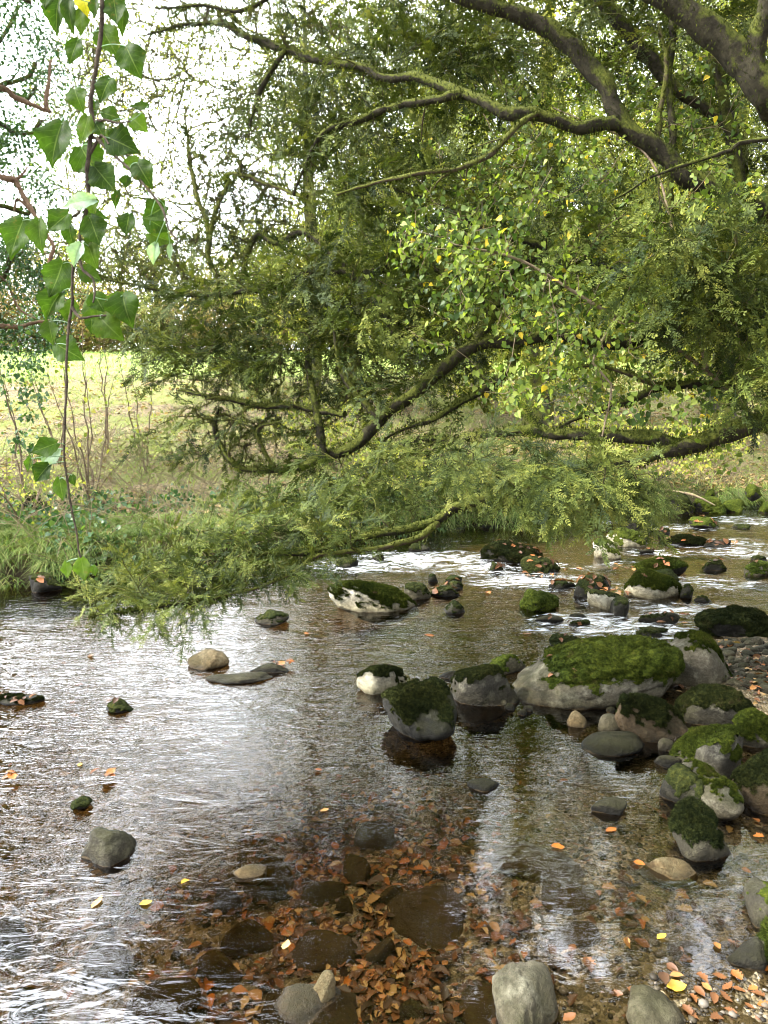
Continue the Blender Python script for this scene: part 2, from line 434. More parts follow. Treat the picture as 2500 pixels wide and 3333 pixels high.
def bank_mat():
    t = NT('bank_earth_and_litter')
    n1 = t.noise(.9, 5, .6); n3 = t.noise(22, 5, .75); v = t.n('TexVoronoi', Scale=28.0); t.t.links.new(t.pos(), v.inputs['Vector'])
    s = t.n('SeparateColor'); t.t.links.new(v.outputs['Color'], s.inputs[0])
    lit = t.ramp(s.outputs[0], [(0, (.06, .045, .028)), (.4, (.12, .095, .055)), (.75, (.20, .15, .085)), (1, (.28, .20, .11))])
    gr = t.ramp(n3, [(.3, (.085, .10, .028)), (.6, (.175, .185, .052)), (.8, (.27, .265, .09))])
    fac = t.ramp(t.math('ADD', n1, t.math('MULTIPLY', t.math('SUBTRACT', n3, .5), .45)), [(.42, 0.0), (.56, 1.0)])
    c = t.mix(fac, lit, gr)
    sx = t.n('SeparateXYZ'); t.t.links.new(t.pos(), sx.inputs[0])
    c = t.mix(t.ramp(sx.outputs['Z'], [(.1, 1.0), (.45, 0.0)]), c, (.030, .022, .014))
    return t.done(t.pbr(c, .9, t.bump(n3, 1.0, .04), .15))
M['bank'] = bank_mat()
def field_mat():
    t = NT('meadow_grass')
    n1 = t.noise(.12, 4, .6); n3 = t.noise(6, 6, .75)
    c = t.mix(n1, (.16, .21, .045), (.24, .28, .075)); c = t.mix(1.0, c, t.ramp(n3, [(.3, .75), (.7, 1.2)]), 'MULTIPLY')
    return t.done(t.pbr(c, .9, t.bump(n3, .6, .05), .15))
M['field'] = field_mat()

# ------------------------------------------------------------------ terrain
_sh = [(-40, 3.5), (-15, 6.2), (-8, 6.9)]
for q in [(0, 1905), (250, 1900), (600, 1885), (900, 1830), (1250, 1765), (1500, 1718), (1750, 1722), (2000, 1690), (2200, 1668), (2500, 1648)]:
    g = G(*q); _sh.append((g[0], g[1]))
_sh += [(8, 13.6), (12, 18), (20, 25), (40, 36), (80, 50)]
_sh = np.array(_sh)
def yfar(x): return np.interp(x, _sh[:, 0], _sh[:, 1])
_bc = [(1250, 3300, -.10), (600, 3300, -.16), (100, 3300, -.22), (1800, 3300, -.05), (2200, 3300, -.005), (2450, 3280, .004), (2480, 3050, -.02), (2200, 3000, -.05),
       (1800, 2900, -.10), (1200, 2900, -.14), (600, 2900, -.22), (100, 2900, -.3), (1500, 2600, -.20), (2000, 2550, -.14), (900, 2600, -.28), (300, 2500, -.3),
       (2300, 2750, -.08), (2480, 2700, -.05), (2350, 2420, -.04), (2100, 2350, -.12), (1700, 2400, -.25), (1300, 2300, -.28), (700, 2200, -.3), (200, 2200, -.3),
       (2420, 2250, .03), (2480, 2150, .07), (2340, 2090, .0), (2500, 2080, .05), (2150, 2050, -.12), (1800, 2100, -.2), (1400, 2000, -.22), (2300, 1900, -.15),
       (2000, 1850, -.15), (2480, 1850, -.15), (900, 1950, -.3), (300, 2000, -.3)]
_bp = [(*G(a, b)[:2], c) for a, b, c in _bc] + [(3.6, 4, .3), (5, 5, .6), (3, 2.5, .25), (2.2, 1, .2), (0, .8, .05), (-2, .8, .0), (-4, 1, .0), (7, 8, .5), (12, 12, .7), (20, 18, 1), (9, 3, 1.2),
       (0, -1, .5), (3, -1, .6), (-4, -1, .5), (-8, -1, .4), (-12, 2, .1), (-6, 4, -.3), (5, 10, -.2), (8, 12, -.2), (12, 16, -.2), (-14, 5, -.3), (0, 9, -.3), (3, 9, -.2), (-5, 6, -.3)]
_bp = np.array(_bp)
def bedz(x, y):
    x = np.atleast_1d(np.asarray(x, float)); y = np.atleast_1d(np.asarray(y, float))
    d = (x[:, None]-_bp[None, :, 0])**2+(y[:, None]-_bp[None, :, 1])**2+.02
    w = d**-1.7
    return (w*_bp[None, :, 2]).sum(1)/w.sum(1)
def bankz(x, y):
    x = np.atleast_1d(np.asarray(x, float)); y = np.atleast_1d(np.asarray(y, float))
    d = y-yfar(x)+.25*n2(x, y*0, .9, 3, 3)
    lip = .32-.14*sstep(1, 6, x)
    z = -.3+(.3+lip)*sstep(-.15, .45, d)+.135*np.clip(d-.2, 0, 11)+.075*np.clip(d-11, 0, 14)+.035*np.clip(d-25, 0, 200)
    z = z+.5*sstep(2, 10, d)*sstep(3, 12, x)
    z = z+sstep(.1, 1.5, d)*(.10*n2(x, y, .7, 4, 5)+.05*n2(x, y, 3, 3, 9))
    return z
def groundz(x, y): return np.maximum(bankz(x, y), bedz(x, y))

def grid(xs, ys, zf, name, mat, label=None, kind='structure', attrs=None, smooth=True):
    X, Y = np.meshgrid(xs, ys); x = X.ravel(); y = Y.ravel(); z = zf(x, y)
    nx, ny = len(xs), len(ys)
    i = np.arange(ny-1)[:, None]*nx+np.arange(nx-1)[None, :]
    q = np.stack([i, i+1, i+nx+1, i+nx], -1).reshape(-1, 4)
    mb = MB(); mb.add(np.stack([x, y, z], 1), quads=q)
    return tag(mb.build(name, mat, smooth=smooth, attrs={k: f(x, y) for k, f in (attrs or {}).items()}), kind=kind), x, y, z

def bz(x, y): 
    return bedz(x, y)+.018*n2(x, y, 5, 3, 21)+.008*n2(x, y, 22, 2, 22)
grid(np.concatenate([np.linspace(-18, -5, 60), np.linspace(-4.95, 4.5, 320), np.linspace(4.6, 30, 90)]), np.concatenate([np.linspace(-8, 1, 20), np.linspace(1.1, 8, 280), np.linspace(8.1, 34, 120)]),
     lambda x, y: np.minimum(bz(x, y), np.where(y > yfar(x)+.3, -.3, 9)), 'riverbed', M['bed'])
def curtain(xs, ds, name, mat):
    X, D = np.meshgrid(xs, ds); x = X.ravel(); y = yfar(x)+D.ravel(); z = bankz(x, y)
    nx, ny = len(xs), len(ds); i = np.arange(ny-1)[:, None]*nx+np.arange(nx-1)[None, :]
    q = np.stack([i, i+1, i+nx+1, i+nx], -1).reshape(-1, 4)
    mb = MB(); mb.add(np.stack([x, y, z], 1), quads=q); return tag(mb.build(name, mat), kind='structure')
XS = np.concatenate([np.linspace(-60, -10, 40), np.linspace(-9.9, 12, 420), np.linspace(12.2, 90, 60)])
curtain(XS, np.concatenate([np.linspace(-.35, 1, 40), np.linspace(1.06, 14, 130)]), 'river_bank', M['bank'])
curtain(XS, np.concatenate([np.linspace(14, 40, 60), np.linspace(41, 260, 60)]), 'meadow', M['field'])

# ------------------------------------------------------------------ rocks
def ico(level, _c={}):
    if level not in _c:
        bm = bmesh.new(); bmesh.ops.create_icosphere(bm, subdivisions=level, radius=1)
        _c[level] = (np.array([v.co[:] for v in bm.verts]), np.array([[v.index for v in f.verts] for f in bm.faces])); bm.free()
    return _c[level]
def vnormals(V, T):
    fn = np.cross(V[T[:, 1]]-V[T[:, 0]], V[T[:, 2]]-V[T[:, 0]]); N = np.zeros_like(V)
    for k in range(3): np.add.at(N, T[:, k], fn)
    return norm(N)
def rock_shape(seed, level, sharp=9, roll=0, peak=0, rough=1.0, K=18):
    r = np.random.default_rng(seed); p, T = ico(level)
    d = norm(r.normal(size=(K, 3))); dist = r.uniform(.70, 1.0, K)
    dots = np.clip(p@d.T, 0, None)/dist[None]
    rr = ((dots**sharp).sum(1)+.75**sharp*.3)**(-1.0/sharp)
    rr = np.minimum(rr, 1.5)
    s = seed*3.7
    rr = rr*(1+rough*(.09*fbm(p*1.8+s, 3, seed)+.035*fbm(p*6+s, 4, seed+1)))
    v = p*rr[:, None]
    v[:, 0] += peak*v[:, 2]
    c, s_ = math.cos(roll), math.sin(roll)
    # make it longer along x before rolling so that the roll shows
    v = v*np.array([1, .8, .62]) if roll else v
    v = np.stack([v[:, 0]*c+v[:, 2]*s_, v[:, 1], -v[:, 0]*s_+v[:, 2]*c], 1)
    lo, hi = v.min(0), v.max(0)
    return (v-(lo+hi)/2)/((hi-lo)/2), T
ROCKTOPS = []
SEEDC = [100]
def rock(label, x0, x1, yt, yb, mat='rock_grey', moss=0.0, mkind='moss', depth=.75, roll=0, peak=0, zb=0.0, seed=None, side=0.0, sharp=9,
         name='boulder', cat='boulder', leaves=0, thick=None, above=.6, group=None, under=False, rough=1.0, yaw=0, line=None):
    if seed is None: SEEDC[0] += 1; seed = SEEDC[0]
    fp = G((x0+x1)/2, yb, zb); D = (fp[1])*cp+(CAMZ-fp[2])*sp
    W = (x1-x0)/F*D; H = .95*W; k_ = (1666.5-yt)/F; slope = (-sp+k_*cp)/(cp+k_*sp)
    for _ in range(60):
        ty = ((zb+.92*H-CAMZ)/slope-fp[1])/.62
        if ty >= depth*W: break
        H *= .955
    H = max(H, .015); ty = min(max(ty, .3*W), 2.2*W); cy = fp[1]+ty*.5
    if under: H = under; ty = ((zb+.5*H-CAMZ)/slope-fp[1])/.9; cy = fp[1]+ty*.5
    Ht = H/above
    cx = ((x0+x1)/2-1250)/F*(D+.3*ty)
    big = (x1-x0)
    lv = 6 if big > 300 else 5 if big > 90 else 4 if big > 40 else 3
    v, T = rock_shape(seed, lv, sharp, roll, peak, rough)
    fl = 1+.16*np.clip(.25-v[:, 2], 0, .9)
    v[:, 0] *= fl/1.1; v[:, 1] *= fl/1.1
    W2 = W*1.04*(D+.3*ty)/D
    v = v*np.array([W2/2, ty/2, Ht/2])
    if yaw: c, s = math.cos(yaw), math.sin(yaw); v = np.stack([v[:, 0]*c-v[:, 1]*s, v[:, 0]*s+v[:, 1]*c, v[:, 2]], 1)
    zc = zb+H-Ht/2
    w = v+np.array([cx, cy, zc])
    N = vnormals(w, T)
    w = w+N*(fbm(w*7/max(W, .3)*.5, 4, seed+3)*.012*min(W, 1.2)*3*rough)[:, None]
    org = (cx, cy, zb)
    mb = MB(); mb.add(w, tris=T)
    o = mb.build(name, M[mat], origin=org)
    tag(o, label, cat, group)
    N = vnormals(w, T)
    if moss > 0:
        m = N[:, 2]+.45*((w[:, 2]-zb)/H-.55)+1.05*fbm(w*(3.2/max(W, .12)), 4, seed+8)+.55*fbm(w*(14/max(W, .2)), 4, seed+4)+side*N[:, 0]-(1.0-moss*1.35)
        if line is not None: m = (w[:, 2]-zb)/H*1.6-line*1.6+.55*fbm(w*(3.5/max(W, .12)), 4, seed+8)+.5*fbm(w*(16/max(W, .2)), 4, seed+4)
        m = np.where(w[:, 2] < .012+zb*.0, m-6*(.02-w[:, 2]), m)
        th = (thick if thick is not None else .015+.014*min(W, 1.2))
        k = (m[T] > 0).all(1)
        if k.sum() > 3:
            off = th*sstep(0, .55, m)*(.75+.55*fbm(w*30, 3, seed+6)+.25*vnoise(w*85, seed+2))-.002
            mv = w+N*off[:, None]
            used = np.unique(T[k]); mp = -np.ones(len(w), int); mp[used] = np.arange(len(used))
            mm = MB(); mm.add(mv[used]-np.array(org), tris=mp[T[k]])
            if big > 150:   # short moss fuzz
                nf = int(min(26000, 90*big)); Tk = T[k]; c = Tk[RNG.integers(0, len(Tk), nf)]
                b = RNG.dirichlet((1, 1, 1), nf); pos = (mv[c]*b[:, :, None]).sum(1)-np.array(org); nn = N[c[:, 0]]
                ln = RNG.uniform(.006, .016, nf)*(1 if D < 6 else 1.6)
                tv = [(0, -.13, 0), (0, .13, 0), (1, 0, 0)]
                stamp(mm, tv, [(0, 1, 2)], None, pos, norm(nn+.75*rdir(nf)+np.array([0, 0, -.25])), rdir(nf), ln, .5)
            mo = mm.build('moss', M[mkind], parent=o)
    sel = np.where((N[:, 2] > .55) & (w[:, 2] > zb+.35*H))[0]
    for _ in range(leaves):
        if len(sel):
            i = sel[RNG.integers(0, len(sel))]; ROCKTOPS.append((w[i]+N[i]*(.022 if moss else .006), N[i], D))
    return o

R1 = rock
# the big group on the right
R1('largest boulder, long moss-capped rock with a pale streaked underside', 1678, 2236, 2067, 2312, 'rock_pale', .56, depth=.62, peak=.22, seed=207, sharp=4, leaves=5, thick=.045, above=.70, line=.30, rough=1.2, roll=-.10)
R1('big domed grey boulder with moss down its right side, right of the longest boulder', 2154, 2395, 2067, 2248, 'rock_pale', .42, depth=.9, seed=203, side=.45, sharp=5)
R1('dark charcoal boulder standing in the middle of the shallows with patchy moss', 1240, 1495, 2232, 2440, 'rock_dark', .46, 'moss_dark', depth=1.05, seed=9, sharp=14, above=.72, peak=-.15)
R1('grey wedge boulder with a dark moss cap on its left shoulder', 1472, 1691, 2161, 2305, 'rock_grey', .26, 'moss_dark', depth=.8, seed=12, sharp=14, side=-.5, peak=.2)
R1('small pale stone with a moss rim behind the grey wedge boulder', 1582, 1717, 2138, 2196, 'rock_pale', .4, depth=.6, seed=14)
R1('low dark stone breaking the water left of the grey wedge boulder', 1428, 1530, 2180, 2212, 'rock_dark', 0, depth=.5, seed=15)
R1('white-fronted stone with a leafy dark moss cap, left of the charcoal boulder', 1157, 1325, 2168, 2262, 'rock_white', .42, 'moss_dark', depth=.7, seed=16, leaves=8)
R1('long white rock with a moss ridge in midstream', 1055, 1360, 1902, 1996, 'rock_white', .44, 'moss', depth=.45, seed=18, peak=-.4, roll=.14, leaves=4, sharp=7)
R1('mossy knob standing right of the long white rock', 1310, 1404, 1901, 1954, 'rock_pale', .42, 'moss_dark', depth=.7, seed=19)
R1('low leaf-strewn mossy stone right of the mossy knob', 1401, 1499, 1908, 1944, 'rock_dark', .6, 'moss_dark', depth=.6, seed=20, leaves=5)
R1('low mossy stone tucked behind the leaf-strewn stone', 1438, 1510, 1893, 1922, 'rock_dark', .6, 'moss_dark', depth=.6, seed=21, leaves=2)
R1('tiny pointed dark stone behind the long white rock', 1393, 1427, 1869, 1895, 'rock_dark', .3, 'moss_dark', seed=22)
R1('flat dark stone at the foot of the white rapids', 1447, 1506, 1877, 1900, 'rock_dark', .5, 'moss_dark', seed=23)
R1('small round mossy stone alone below the leaf-strewn stones', 1442, 1514, 1960, 2000, 'rock_grey', .5, 'moss_dark', depth=.8, seed=24)
R1('wide dark moss-covered boulder littered with leaves beside the white rapids', 1566, 1768, 1770, 1836, 'rock_dark', .9, 'moss_dark', depth=.6, seed=25, leaves=26)
R1('mossy boulder in front of the leaf-littered wide boulder', 1695, 1823, 1816, 1869, 'rock_dark', .85, 'moss_dark', depth=.7, seed=26, leaves=7)
R1('small leafy dark stone at the right edge of the white rapids', 1593, 1649, 1833, 1863, 'rock_dark', .6, 'moss_dark', seed=27, leaves=4)
R1('humped boulder half white and half bright green moss, farthest large one in midstream', 1973, 2109, 1720, 1783, 'rock_white', .60, depth=.8, seed=28, side=.3)
R1('small upright stone with a white face and moss cap, left of the half-white hump', 1928, 2019, 1759, 1822, 'rock_white', .52, depth=.8, seed=30, side=.35, sharp=14)
R1('dark boulder partly hidden by the hanging yew spray', 2019, 2132, 1692, 1735, 'rock_dark', .6, 'moss_dark', seed=31)
R1('small dark round stone right of the half-white hump', 2068, 2117, 1729, 1759, 'rock_dark', .5, 'moss_dark', seed=32)
R1('dark leaf-topped stone right of the small dark round stone', 2128, 2186, 1720, 1748, 'rock_dark', .4, 'moss_dark', seed=33, leaves=4)
R1('mossy block with yellow leaves at the far right of the stream', 2248, 2350, 1689, 1723, 'rock_dark', .75, seed=34, leaves=6)
R1('long low dark rock covered in leaves, upstream right', 2154, 2314, 1746, 1776, 'rock_dark', .5, 'moss_dark', depth=.4, seed=35, leaves=12)
R1('flat dark rock with orange leaves right of the long low one', 2294, 2388, 1757, 1782, 'rock_dark', 0, depth=.5, seed=36, leaves=9)
R1('small dark far stone near the right edge', 2392, 2448, 1709, 1724, 'rock_dark', .5, 'moss_dark', seed=37)
R1('small dark stone with orange leaves below the half-white hump', 2079, 2139, 1785, 1804, 'rock_dark', 0, seed=38, leaves=6)
R1('long mossy boulder sprinkled with leaves behind the white-patched one', 2075, 2237, 1818, 1874, 'rock_dark', .95, depth=.6, seed=39, leaves=16, roll=.1)
R1('mossy boulder with a large white bare patch on its front', 2037, 2232, 1866, 1955, 'rock_white', .58, depth=.7, seed=40, roll=.16, leaves=2)
R1('mossy stone behind the white-patched boulder', 2117, 2218, 1858, 1902, 'rock_dark', .85, 'moss_dark', seed=41)
R1('dark mossy lump at the right end of the white-patched boulder', 2212, 2258, 1903, 1950, 'rock_dark', .6, 'moss_dark', seed=42)
R1('low mossy slab with leaves right of the long mossy boulder', 2286, 2367, 1826, 1857, 'rock_dark', .5, 'moss_dark', seed=43, leaves=4, depth=.5)
R1('mossy boulder with white base cut by the right edge, far stream', 2422, 2530, 1828, 1875, 'rock_pale', .62, seed=44, leaves=3)
R1('small dark stone behind the boulder at the right edge', 2448, 2499, 1809, 1829, 'rock_dark', .5, 'moss_dark', seed=45)
R1('leaf-covered round boulder left of the dark split rock', 1875, 2000, 1875, 1925, 'rock_dark', .7, 'moss_dark', seed=46, leaves=16)
R1('mossy leaf-dotted boulder leaning on the leaf-covered round one', 1872, 1951, 1890, 1950, 'rock_dark', .8, 'moss_dark', seed=47, leaves=6)
R1('dark wet rock with a white flat top in the rapids', 1913, 2040, 1924, 1990, 'rock_white', .30, 'moss_dark', seed=48, roll=.2, side=-.4, sharp=14)
R1('dark glossy rock end where the rapids spill', 1992, 2049, 1940, 2012, 'rock_dark', .3, 'moss_dark', seed=49)
R1('round fully mossed stone alone left of the rapids', 1698, 1826, 1922, 1991, 'rock_dark', 1.1, depth=.85, seed=50, roll=-.1)
R1('flat leafy rock behind the fully mossed stone', 1785, 1879, 1894, 1921, 'rock_dark', .3, 'moss_dark', depth=.5, seed=51, leaves=14)
R1('large dark moss mound cut by the right edge, above the pebbles', 2297, 2540, 1993, 2092, 'rock_dark', 1.0, 'moss_dark', depth=.7, seed=52, thick=.04, zb=.0)
R1('low mossy rock behind the left end of the largest boulder', 1785, 1905, 2074, 2108, 'rock_dark', .55, 'moss_dark', depth=.5, seed=53, leaves=2)
R1('pale grey angular stone at the waterline below the dark moss mound', 2322, 2405, 2081, 2126, 'rock_pale', 0, seed=54, sharp=16)
R1('pale rounded stone at the edge of the pebble patch', 2444, 2488, 2074, 2106, 'rock_pale', 0, seed=55, zb=.03)
R1('flat wet rock with one orange leaf left of the small falls', 1743, 1838, 2003, 2030, 'rock_dark', 0, depth=.5, seed=56, leaves=3)
R1('dark wet rock at the top of the small falls', 1853, 1917, 1996, 2016, 'rock_dark', 0, depth=.5, seed=57)
R1('dark wet rock with leaves in the middle of the small falls', 1853, 1922, 2019, 2040, 'rock_dark', .2, 'moss_dark', depth=.5, seed=58, leaves=3)
R1('wide flat dark rock with scattered leaves right of the split rock', 2075, 2218, 1995, 2035, 'rock_dark', .15, 'moss_dark', depth=.4, seed=59, leaves=10)
R1('dark rock wet with spray behind the domed grey boulder', 2060, 2160, 2050, 2078, 'rock_dark', .3, 'moss_dark', depth=.5, seed=60)
R1('thin dark stone showing below the mossy stone behind the rapids', 2262, 2320, 1940, 1962, 'rock_dark', .3, 'moss_dark', depth=.5, seed=61)
R1('low mossy stone at the right of the far pool', 2080, 2180, 2046, 2066, 'rock_dark', .5, 'moss_dark', depth=.5, seed=62)
R1('broad grey boulder thinly mossed on top, below the domed boulder', 2218, 2488, 2250, 2378, 'rock_grey', .42, 'moss_dark', depth=.75, seed=63, sharp=6)
R1('brown mossy boulder sloping down to the right, in front of the largest boulder', 2005, 2290, 2262, 2420, 'rock_wet', .40, 'moss_dark', depth=.55, seed=64, roll=.5, sharp=14)
R1('tall mossy boulder with yellow-green top leaning over the waterline', 2218, 2452, 2357, 2548, 'rock_grey', .52, 'moss', depth=1.0, seed=65, roll=-.35, leaves=2)
R1('moss-covered boulder cut by the right edge behind the leaf-filled gap', 2376, 2540, 2323, 2436, 'rock_grey', .7, 'moss', depth=.7, seed=66)
R1('dark mossy boulder cut by the right edge above the small pool', 2422, 2580, 2467, 2660, 'rock_wet', .75, 'moss_dark', depth=.7, seed=67)
R1('smooth bare grey slab lying diagonally between mossy boulders', 2240, 2450, 2505, 2694, 'rock_pale', .06, depth=1.5, seed=168, roll=.2, yaw=.5, sharp=6, rough=.7)
R1('dark shaggy mossed rock left of the bare grey slab', 2160, 2305, 2500, 2645, 'rock_dark', .7, 'moss_dark', depth=1.2, seed=69)
R1('rounded rock with dark moss running down to the water below the slab', 2196, 2380, 2625, 2812, 'rock_grey', .48, 'moss_dark', depth=1.2, seed=70, roll=.25, side=-.2)
R1('flat smooth charcoal slab lying in the shallows', 1896, 2110, 2384, 2464, 'rock_dark', 0, depth=.75, seed=71, sharp=5, rough=.5)
R1('small pale tan rounded stone below the largest boulder', 1849, 1910, 2312, 2370, 'rock_tan', 0, depth=.9, seed=72, sharp=6, rough=.6)
R1('small smooth pale grey stone right of the tan stone', 1947, 2036, 2323, 2384, 'rock_pale', 0, depth=.8, seed=73, sharp=5, rough=.5)
R1('small pointed grey stone right of the flat charcoal slab', 2143, 2198, 2404, 2446, 'rock_grey', 0, seed=74)
R1('low blue-grey stone under the tall mossy boulder', 2135, 2224, 2458, 2500, 'rock_dark', 0, depth=.6, seed=75, rough=.6)
R1('brown wedge stone half out of the clear shallows', 2109, 2278, 2796, 2868, 'rock_tan', 0, depth=.6, seed=76, sharp=16, rough=.6, above=.45)
R1('dark pointed stone breaking the surface alone in the shallows', 1921, 2046, 2595, 2656, 'rock_dark', 0, depth=.7, seed=77, sharp=14, rough=.6, above=.45)
R1('dark flat stone just below the surface in the middle of the shallows', 1521, 1636, 2540, 2582, 'rock_dark', 0, depth=.7, seed=78, above=.3, rough=.6)
R1('grey-green lichened stone cut by the right edge above the leaf patch', 2433, 2560, 2878, 3024, 'rock_grey', .12, depth=1.4, seed=79, rough=.7)
R1('dark wet rock near the right edge above the orange leaves', 2380, 2530, 3060, 3172, 'rock_dark', 0, depth=.7, seed=80)
R1('mossy boulder barely in view at the right edge', 2486, 2650, 3015, 3190, 'rock_grey', .8, depth=.8, seed=81)
R1('lit speckled grey boulder at the bottom edge', 1610, 1838, 3180, 3420, 'rock_pale', 0, depth=1.4, seed=182, sharp=9, rough=1.5, above=.45)
R1('pale grey-brown stone at the bottom edge near the orange leaves', 2037, 2240, 3228, 3380, 'rock_pale', 0, depth=1.1, seed=183, sharp=9, rough=1.4, above=.45)
R1('wet pale ridge-shaped stone rising from a brown submerged rock', 965, 1098, 3150, 3280, 'rock_tan', 0, depth=.9, seed=84, roll=-.7, sharp=14, above=.45)
R1('large brown submerged rock carrying the pale ridge-shaped stone', 830, 1165, 3170, 3400, 'rock_wet', 0, depth=.7, seed=85, above=.22, under=.035, sharp=12)
R1('yellow-lichened grey stone alone in the bright water', 256, 428, 2693, 2826, 'rock_grey', 0, depth=.9, seed=187, roll=.25, sharp=9, rough=1.3)
R1('small tan stone barely above the water below the ripples', 746, 865, 2813, 2864, 'rock_tan', 0, depth=.7, seed=87, above=.35, rough=.6)
R1('small black weedy stone in the ripples at left', 233, 292, 2600, 2638, 'rock_dark', 1.1, 'moss_dark', seed=88)
R1('dark weedy stone with a leaf in the bright water', 339, 430, 2284, 2322, 'rock_dark', .8, 'moss_dark', depth=.7, seed=89, leaves=2)
R1('flat stone with a row of pale leaves at the left edge', -40, 139, 2266, 2299, 'rock_dark', .2, 'moss_dark', depth=.5, seed=90, leaves=12)
R1('tan triangular boulder alone in the bright water', 607, 746, 2111, 2180, 'rock_tan', 0, depth=.7, seed=91, sharp=8, peak=.3)
R1('long flat grey slab awash below the tan triangular boulder', 667, 889, 2188, 2228, 'rock_grey', 0, depth=.4, seed=92, rough=.6, yaw=.15)
R1('dark low rock with an orange leaf at the end of the flat grey slab', 815, 940, 2158, 2192, 'rock_dark', 0, depth=.4, seed=93, leaves=4)
R1('flat stone with thin moss awash below the bough tips', 825, 944, 1993, 2034, 'rock_grey', .42, 'moss_dark', depth=.7, seed=94)
R1('dark mossy rock at the foot of the left bank', 90, 192, 1870, 1932, 'rock_dark', .5, 'moss_dark', seed=95, leaves=3)
R1('dark rock at the left edge under the bank', -30, 40, 1850, 1900, 'rock_dark', .5, 'moss_dark', seed=96)
R1('grey rock in the white water left of the rapids', 1088, 1168, 1815, 1850, 'rock_dark', .3, 'moss_dark', seed=97)
R1('small dark rock under the bough beside the rapids', 1210, 1252, 1808, 1830, 'rock_dark', .2, 'moss_dark', seed=98)
R1('dark rock under the low bough at the head of the rapids', 1330, 1400, 1770, 1800, 'rock_dark', .4, 'moss_dark', seed=99)
R1('mossy boulder at the far waterline with a dead stick across it', 2254, 2366, 1618, 1671, 'rock_dark', 1.0, seed=110)
R1('mossy boulder right of the one with the stick, far waterline', 2350, 2428, 1629, 1669, 'rock_dark', 1.0, seed=111)
R1('broad bright mossy boulder farthest upstream', 2408, 2502, 1610, 1654, 'rock_dark', 1.1, seed=112)
R1('dark mossy boulder left of the stick boulder, far waterline', 2160, 2262, 1606, 1674, 'rock_dark', .8, 'moss_dark', seed=113)
R1('mossy rock on the far bank slope at right', 2432, 2480, 1580, 1614, 'rock_dark', 1.1, seed=114, zb=.25)
R1('mossy boulder cut by the right edge at the far waterline', 2475, 2530, 1636, 1671, 'rock_dark', 1.0, seed=115)
R1('small mossy rock among brambles on the far bank, middle', 2290, 2330, 1596, 1622, 'rock_dark', 1.1, seed=116, zb=.15)
R1('bright mossy rock on the far bank behind the low boughs', 765, 840, 1600, 1660, 'rock_dark', 1.1, seed=117, zb=.5)
R1('mossy rock on the left bank among bramble stems', 60, 140, 1605, 1665, 'rock_dark', 1.1, seed=118, zb=.5)
R1('low mossy rock at the far bank foot behind the low bough', 1420, 1520, 1690, 1725, 'rock_dark', .8, 'moss_dark', seed=119)
R1('dark rock at the far bank foot left of the hanging spray', 1560, 1640, 1690, 1722, 'rock_dark', .6, 'moss_dark', seed=120)

# submerged rocks of the clear shallows
SUBM = []
for lab, x0, x1, y0, y1, mt in [
    ('dark submerged slab below the lone dark pointed stone', 1604, 1913, 2742, 2900, 'rock_dark'),
    ('olive submerged slab right of the leaf drift', 1762, 1973, 2855, 2998, 'rock_under'),
    ('square submerged stone above the lit bottom boulder', 1770, 1973, 2998, 3111, 'rock_under'),
    ('broad olive submerged boulder in the leaf drift', 1250, 1536, 2885, 3111, 'rock_under'),
    ('brown submerged rock left of the lit bottom boulder', 1485, 1690, 3186, 3400, 'rock_under'),
    ('oval brown submerged stone at the top of the leaf drift', 1111, 1213, 2802, 2908, 'rock_under'),
    ('egg-shaped submerged stone left of the oval one', 976, 1130, 2878, 2960, 'rock_under'),
    ('long submerged stone beside the pale floating oak leaf', 716, 904, 3028, 3111, 'rock_under'),
    ('large flat submerged slab behind the ridge-shaped stone', 927, 1175, 3051, 3179, 'rock_under'),
    ('submerged stone left of the ridge-shaped stone', 633, 784, 3111, 3224, 'rock_under'),
    ('big brown submerged boulder under the bottom-left glints', 392, 648, 3202, 3400, 'rock_wet'),
    ('brown submerged boulder below the floating yellow leaf', 265, 415, 3090, 3230, 'rock_under'),
    ('brown submerged rock below the small tan stone', 784, 957, 2802, 2945, 'rock_under'),
    ('dark submerged stone in the leaf drift under the ripples', 690, 800, 2930, 2990, 'rock_dark'),
    ('grey submerged stone near the right edge above the orange leaves', 2169, 2310, 3062, 3149, 'rock_dark'),
    ('rounded submerged stone near the middle of the leaf drift', 1180, 1290, 3080, 3150, 'rock_under'),
    ('small submerged cobble beside the egg-shaped stone', 1085, 1150, 2950, 2995, 'rock_under'),
    ('submerged cobble right of the oval brown stone', 1225, 1330, 2900, 2965, 'rock_under'),
    ('submerged stone at the bottom edge among red leaves', 1290, 1390, 3270, 3360, 'rock_wet'),
    ('dark submerged stone at the bottom-left corner', 20, 150, 3260, 3360, 'rock_wet'),
    ('dark submerged stone at the left edge below the ripples', -30, 100, 3020, 3120, 'rock_dark'),
    ('olive submerged stone between the charcoal boulder and the glints', 1150, 1290, 2700, 2760, 'rock_under')]:
    fx, fy, _ = G((x0+x1)/2, y1, -.1); b = float(bedz(fx, fy)[0])
    rock(lab, x0, x1, y0, y1, mt, 0, depth=.85, zb=b-.01, under=min(-b*.75, .14), name='submerged_stone', cat='stone', above=.6, sharp=7, rough=1.1)
    SUBM.append((fx, fy+.5*(x1-x0)/F*fy, .5*(x1-x0)/F*fy))
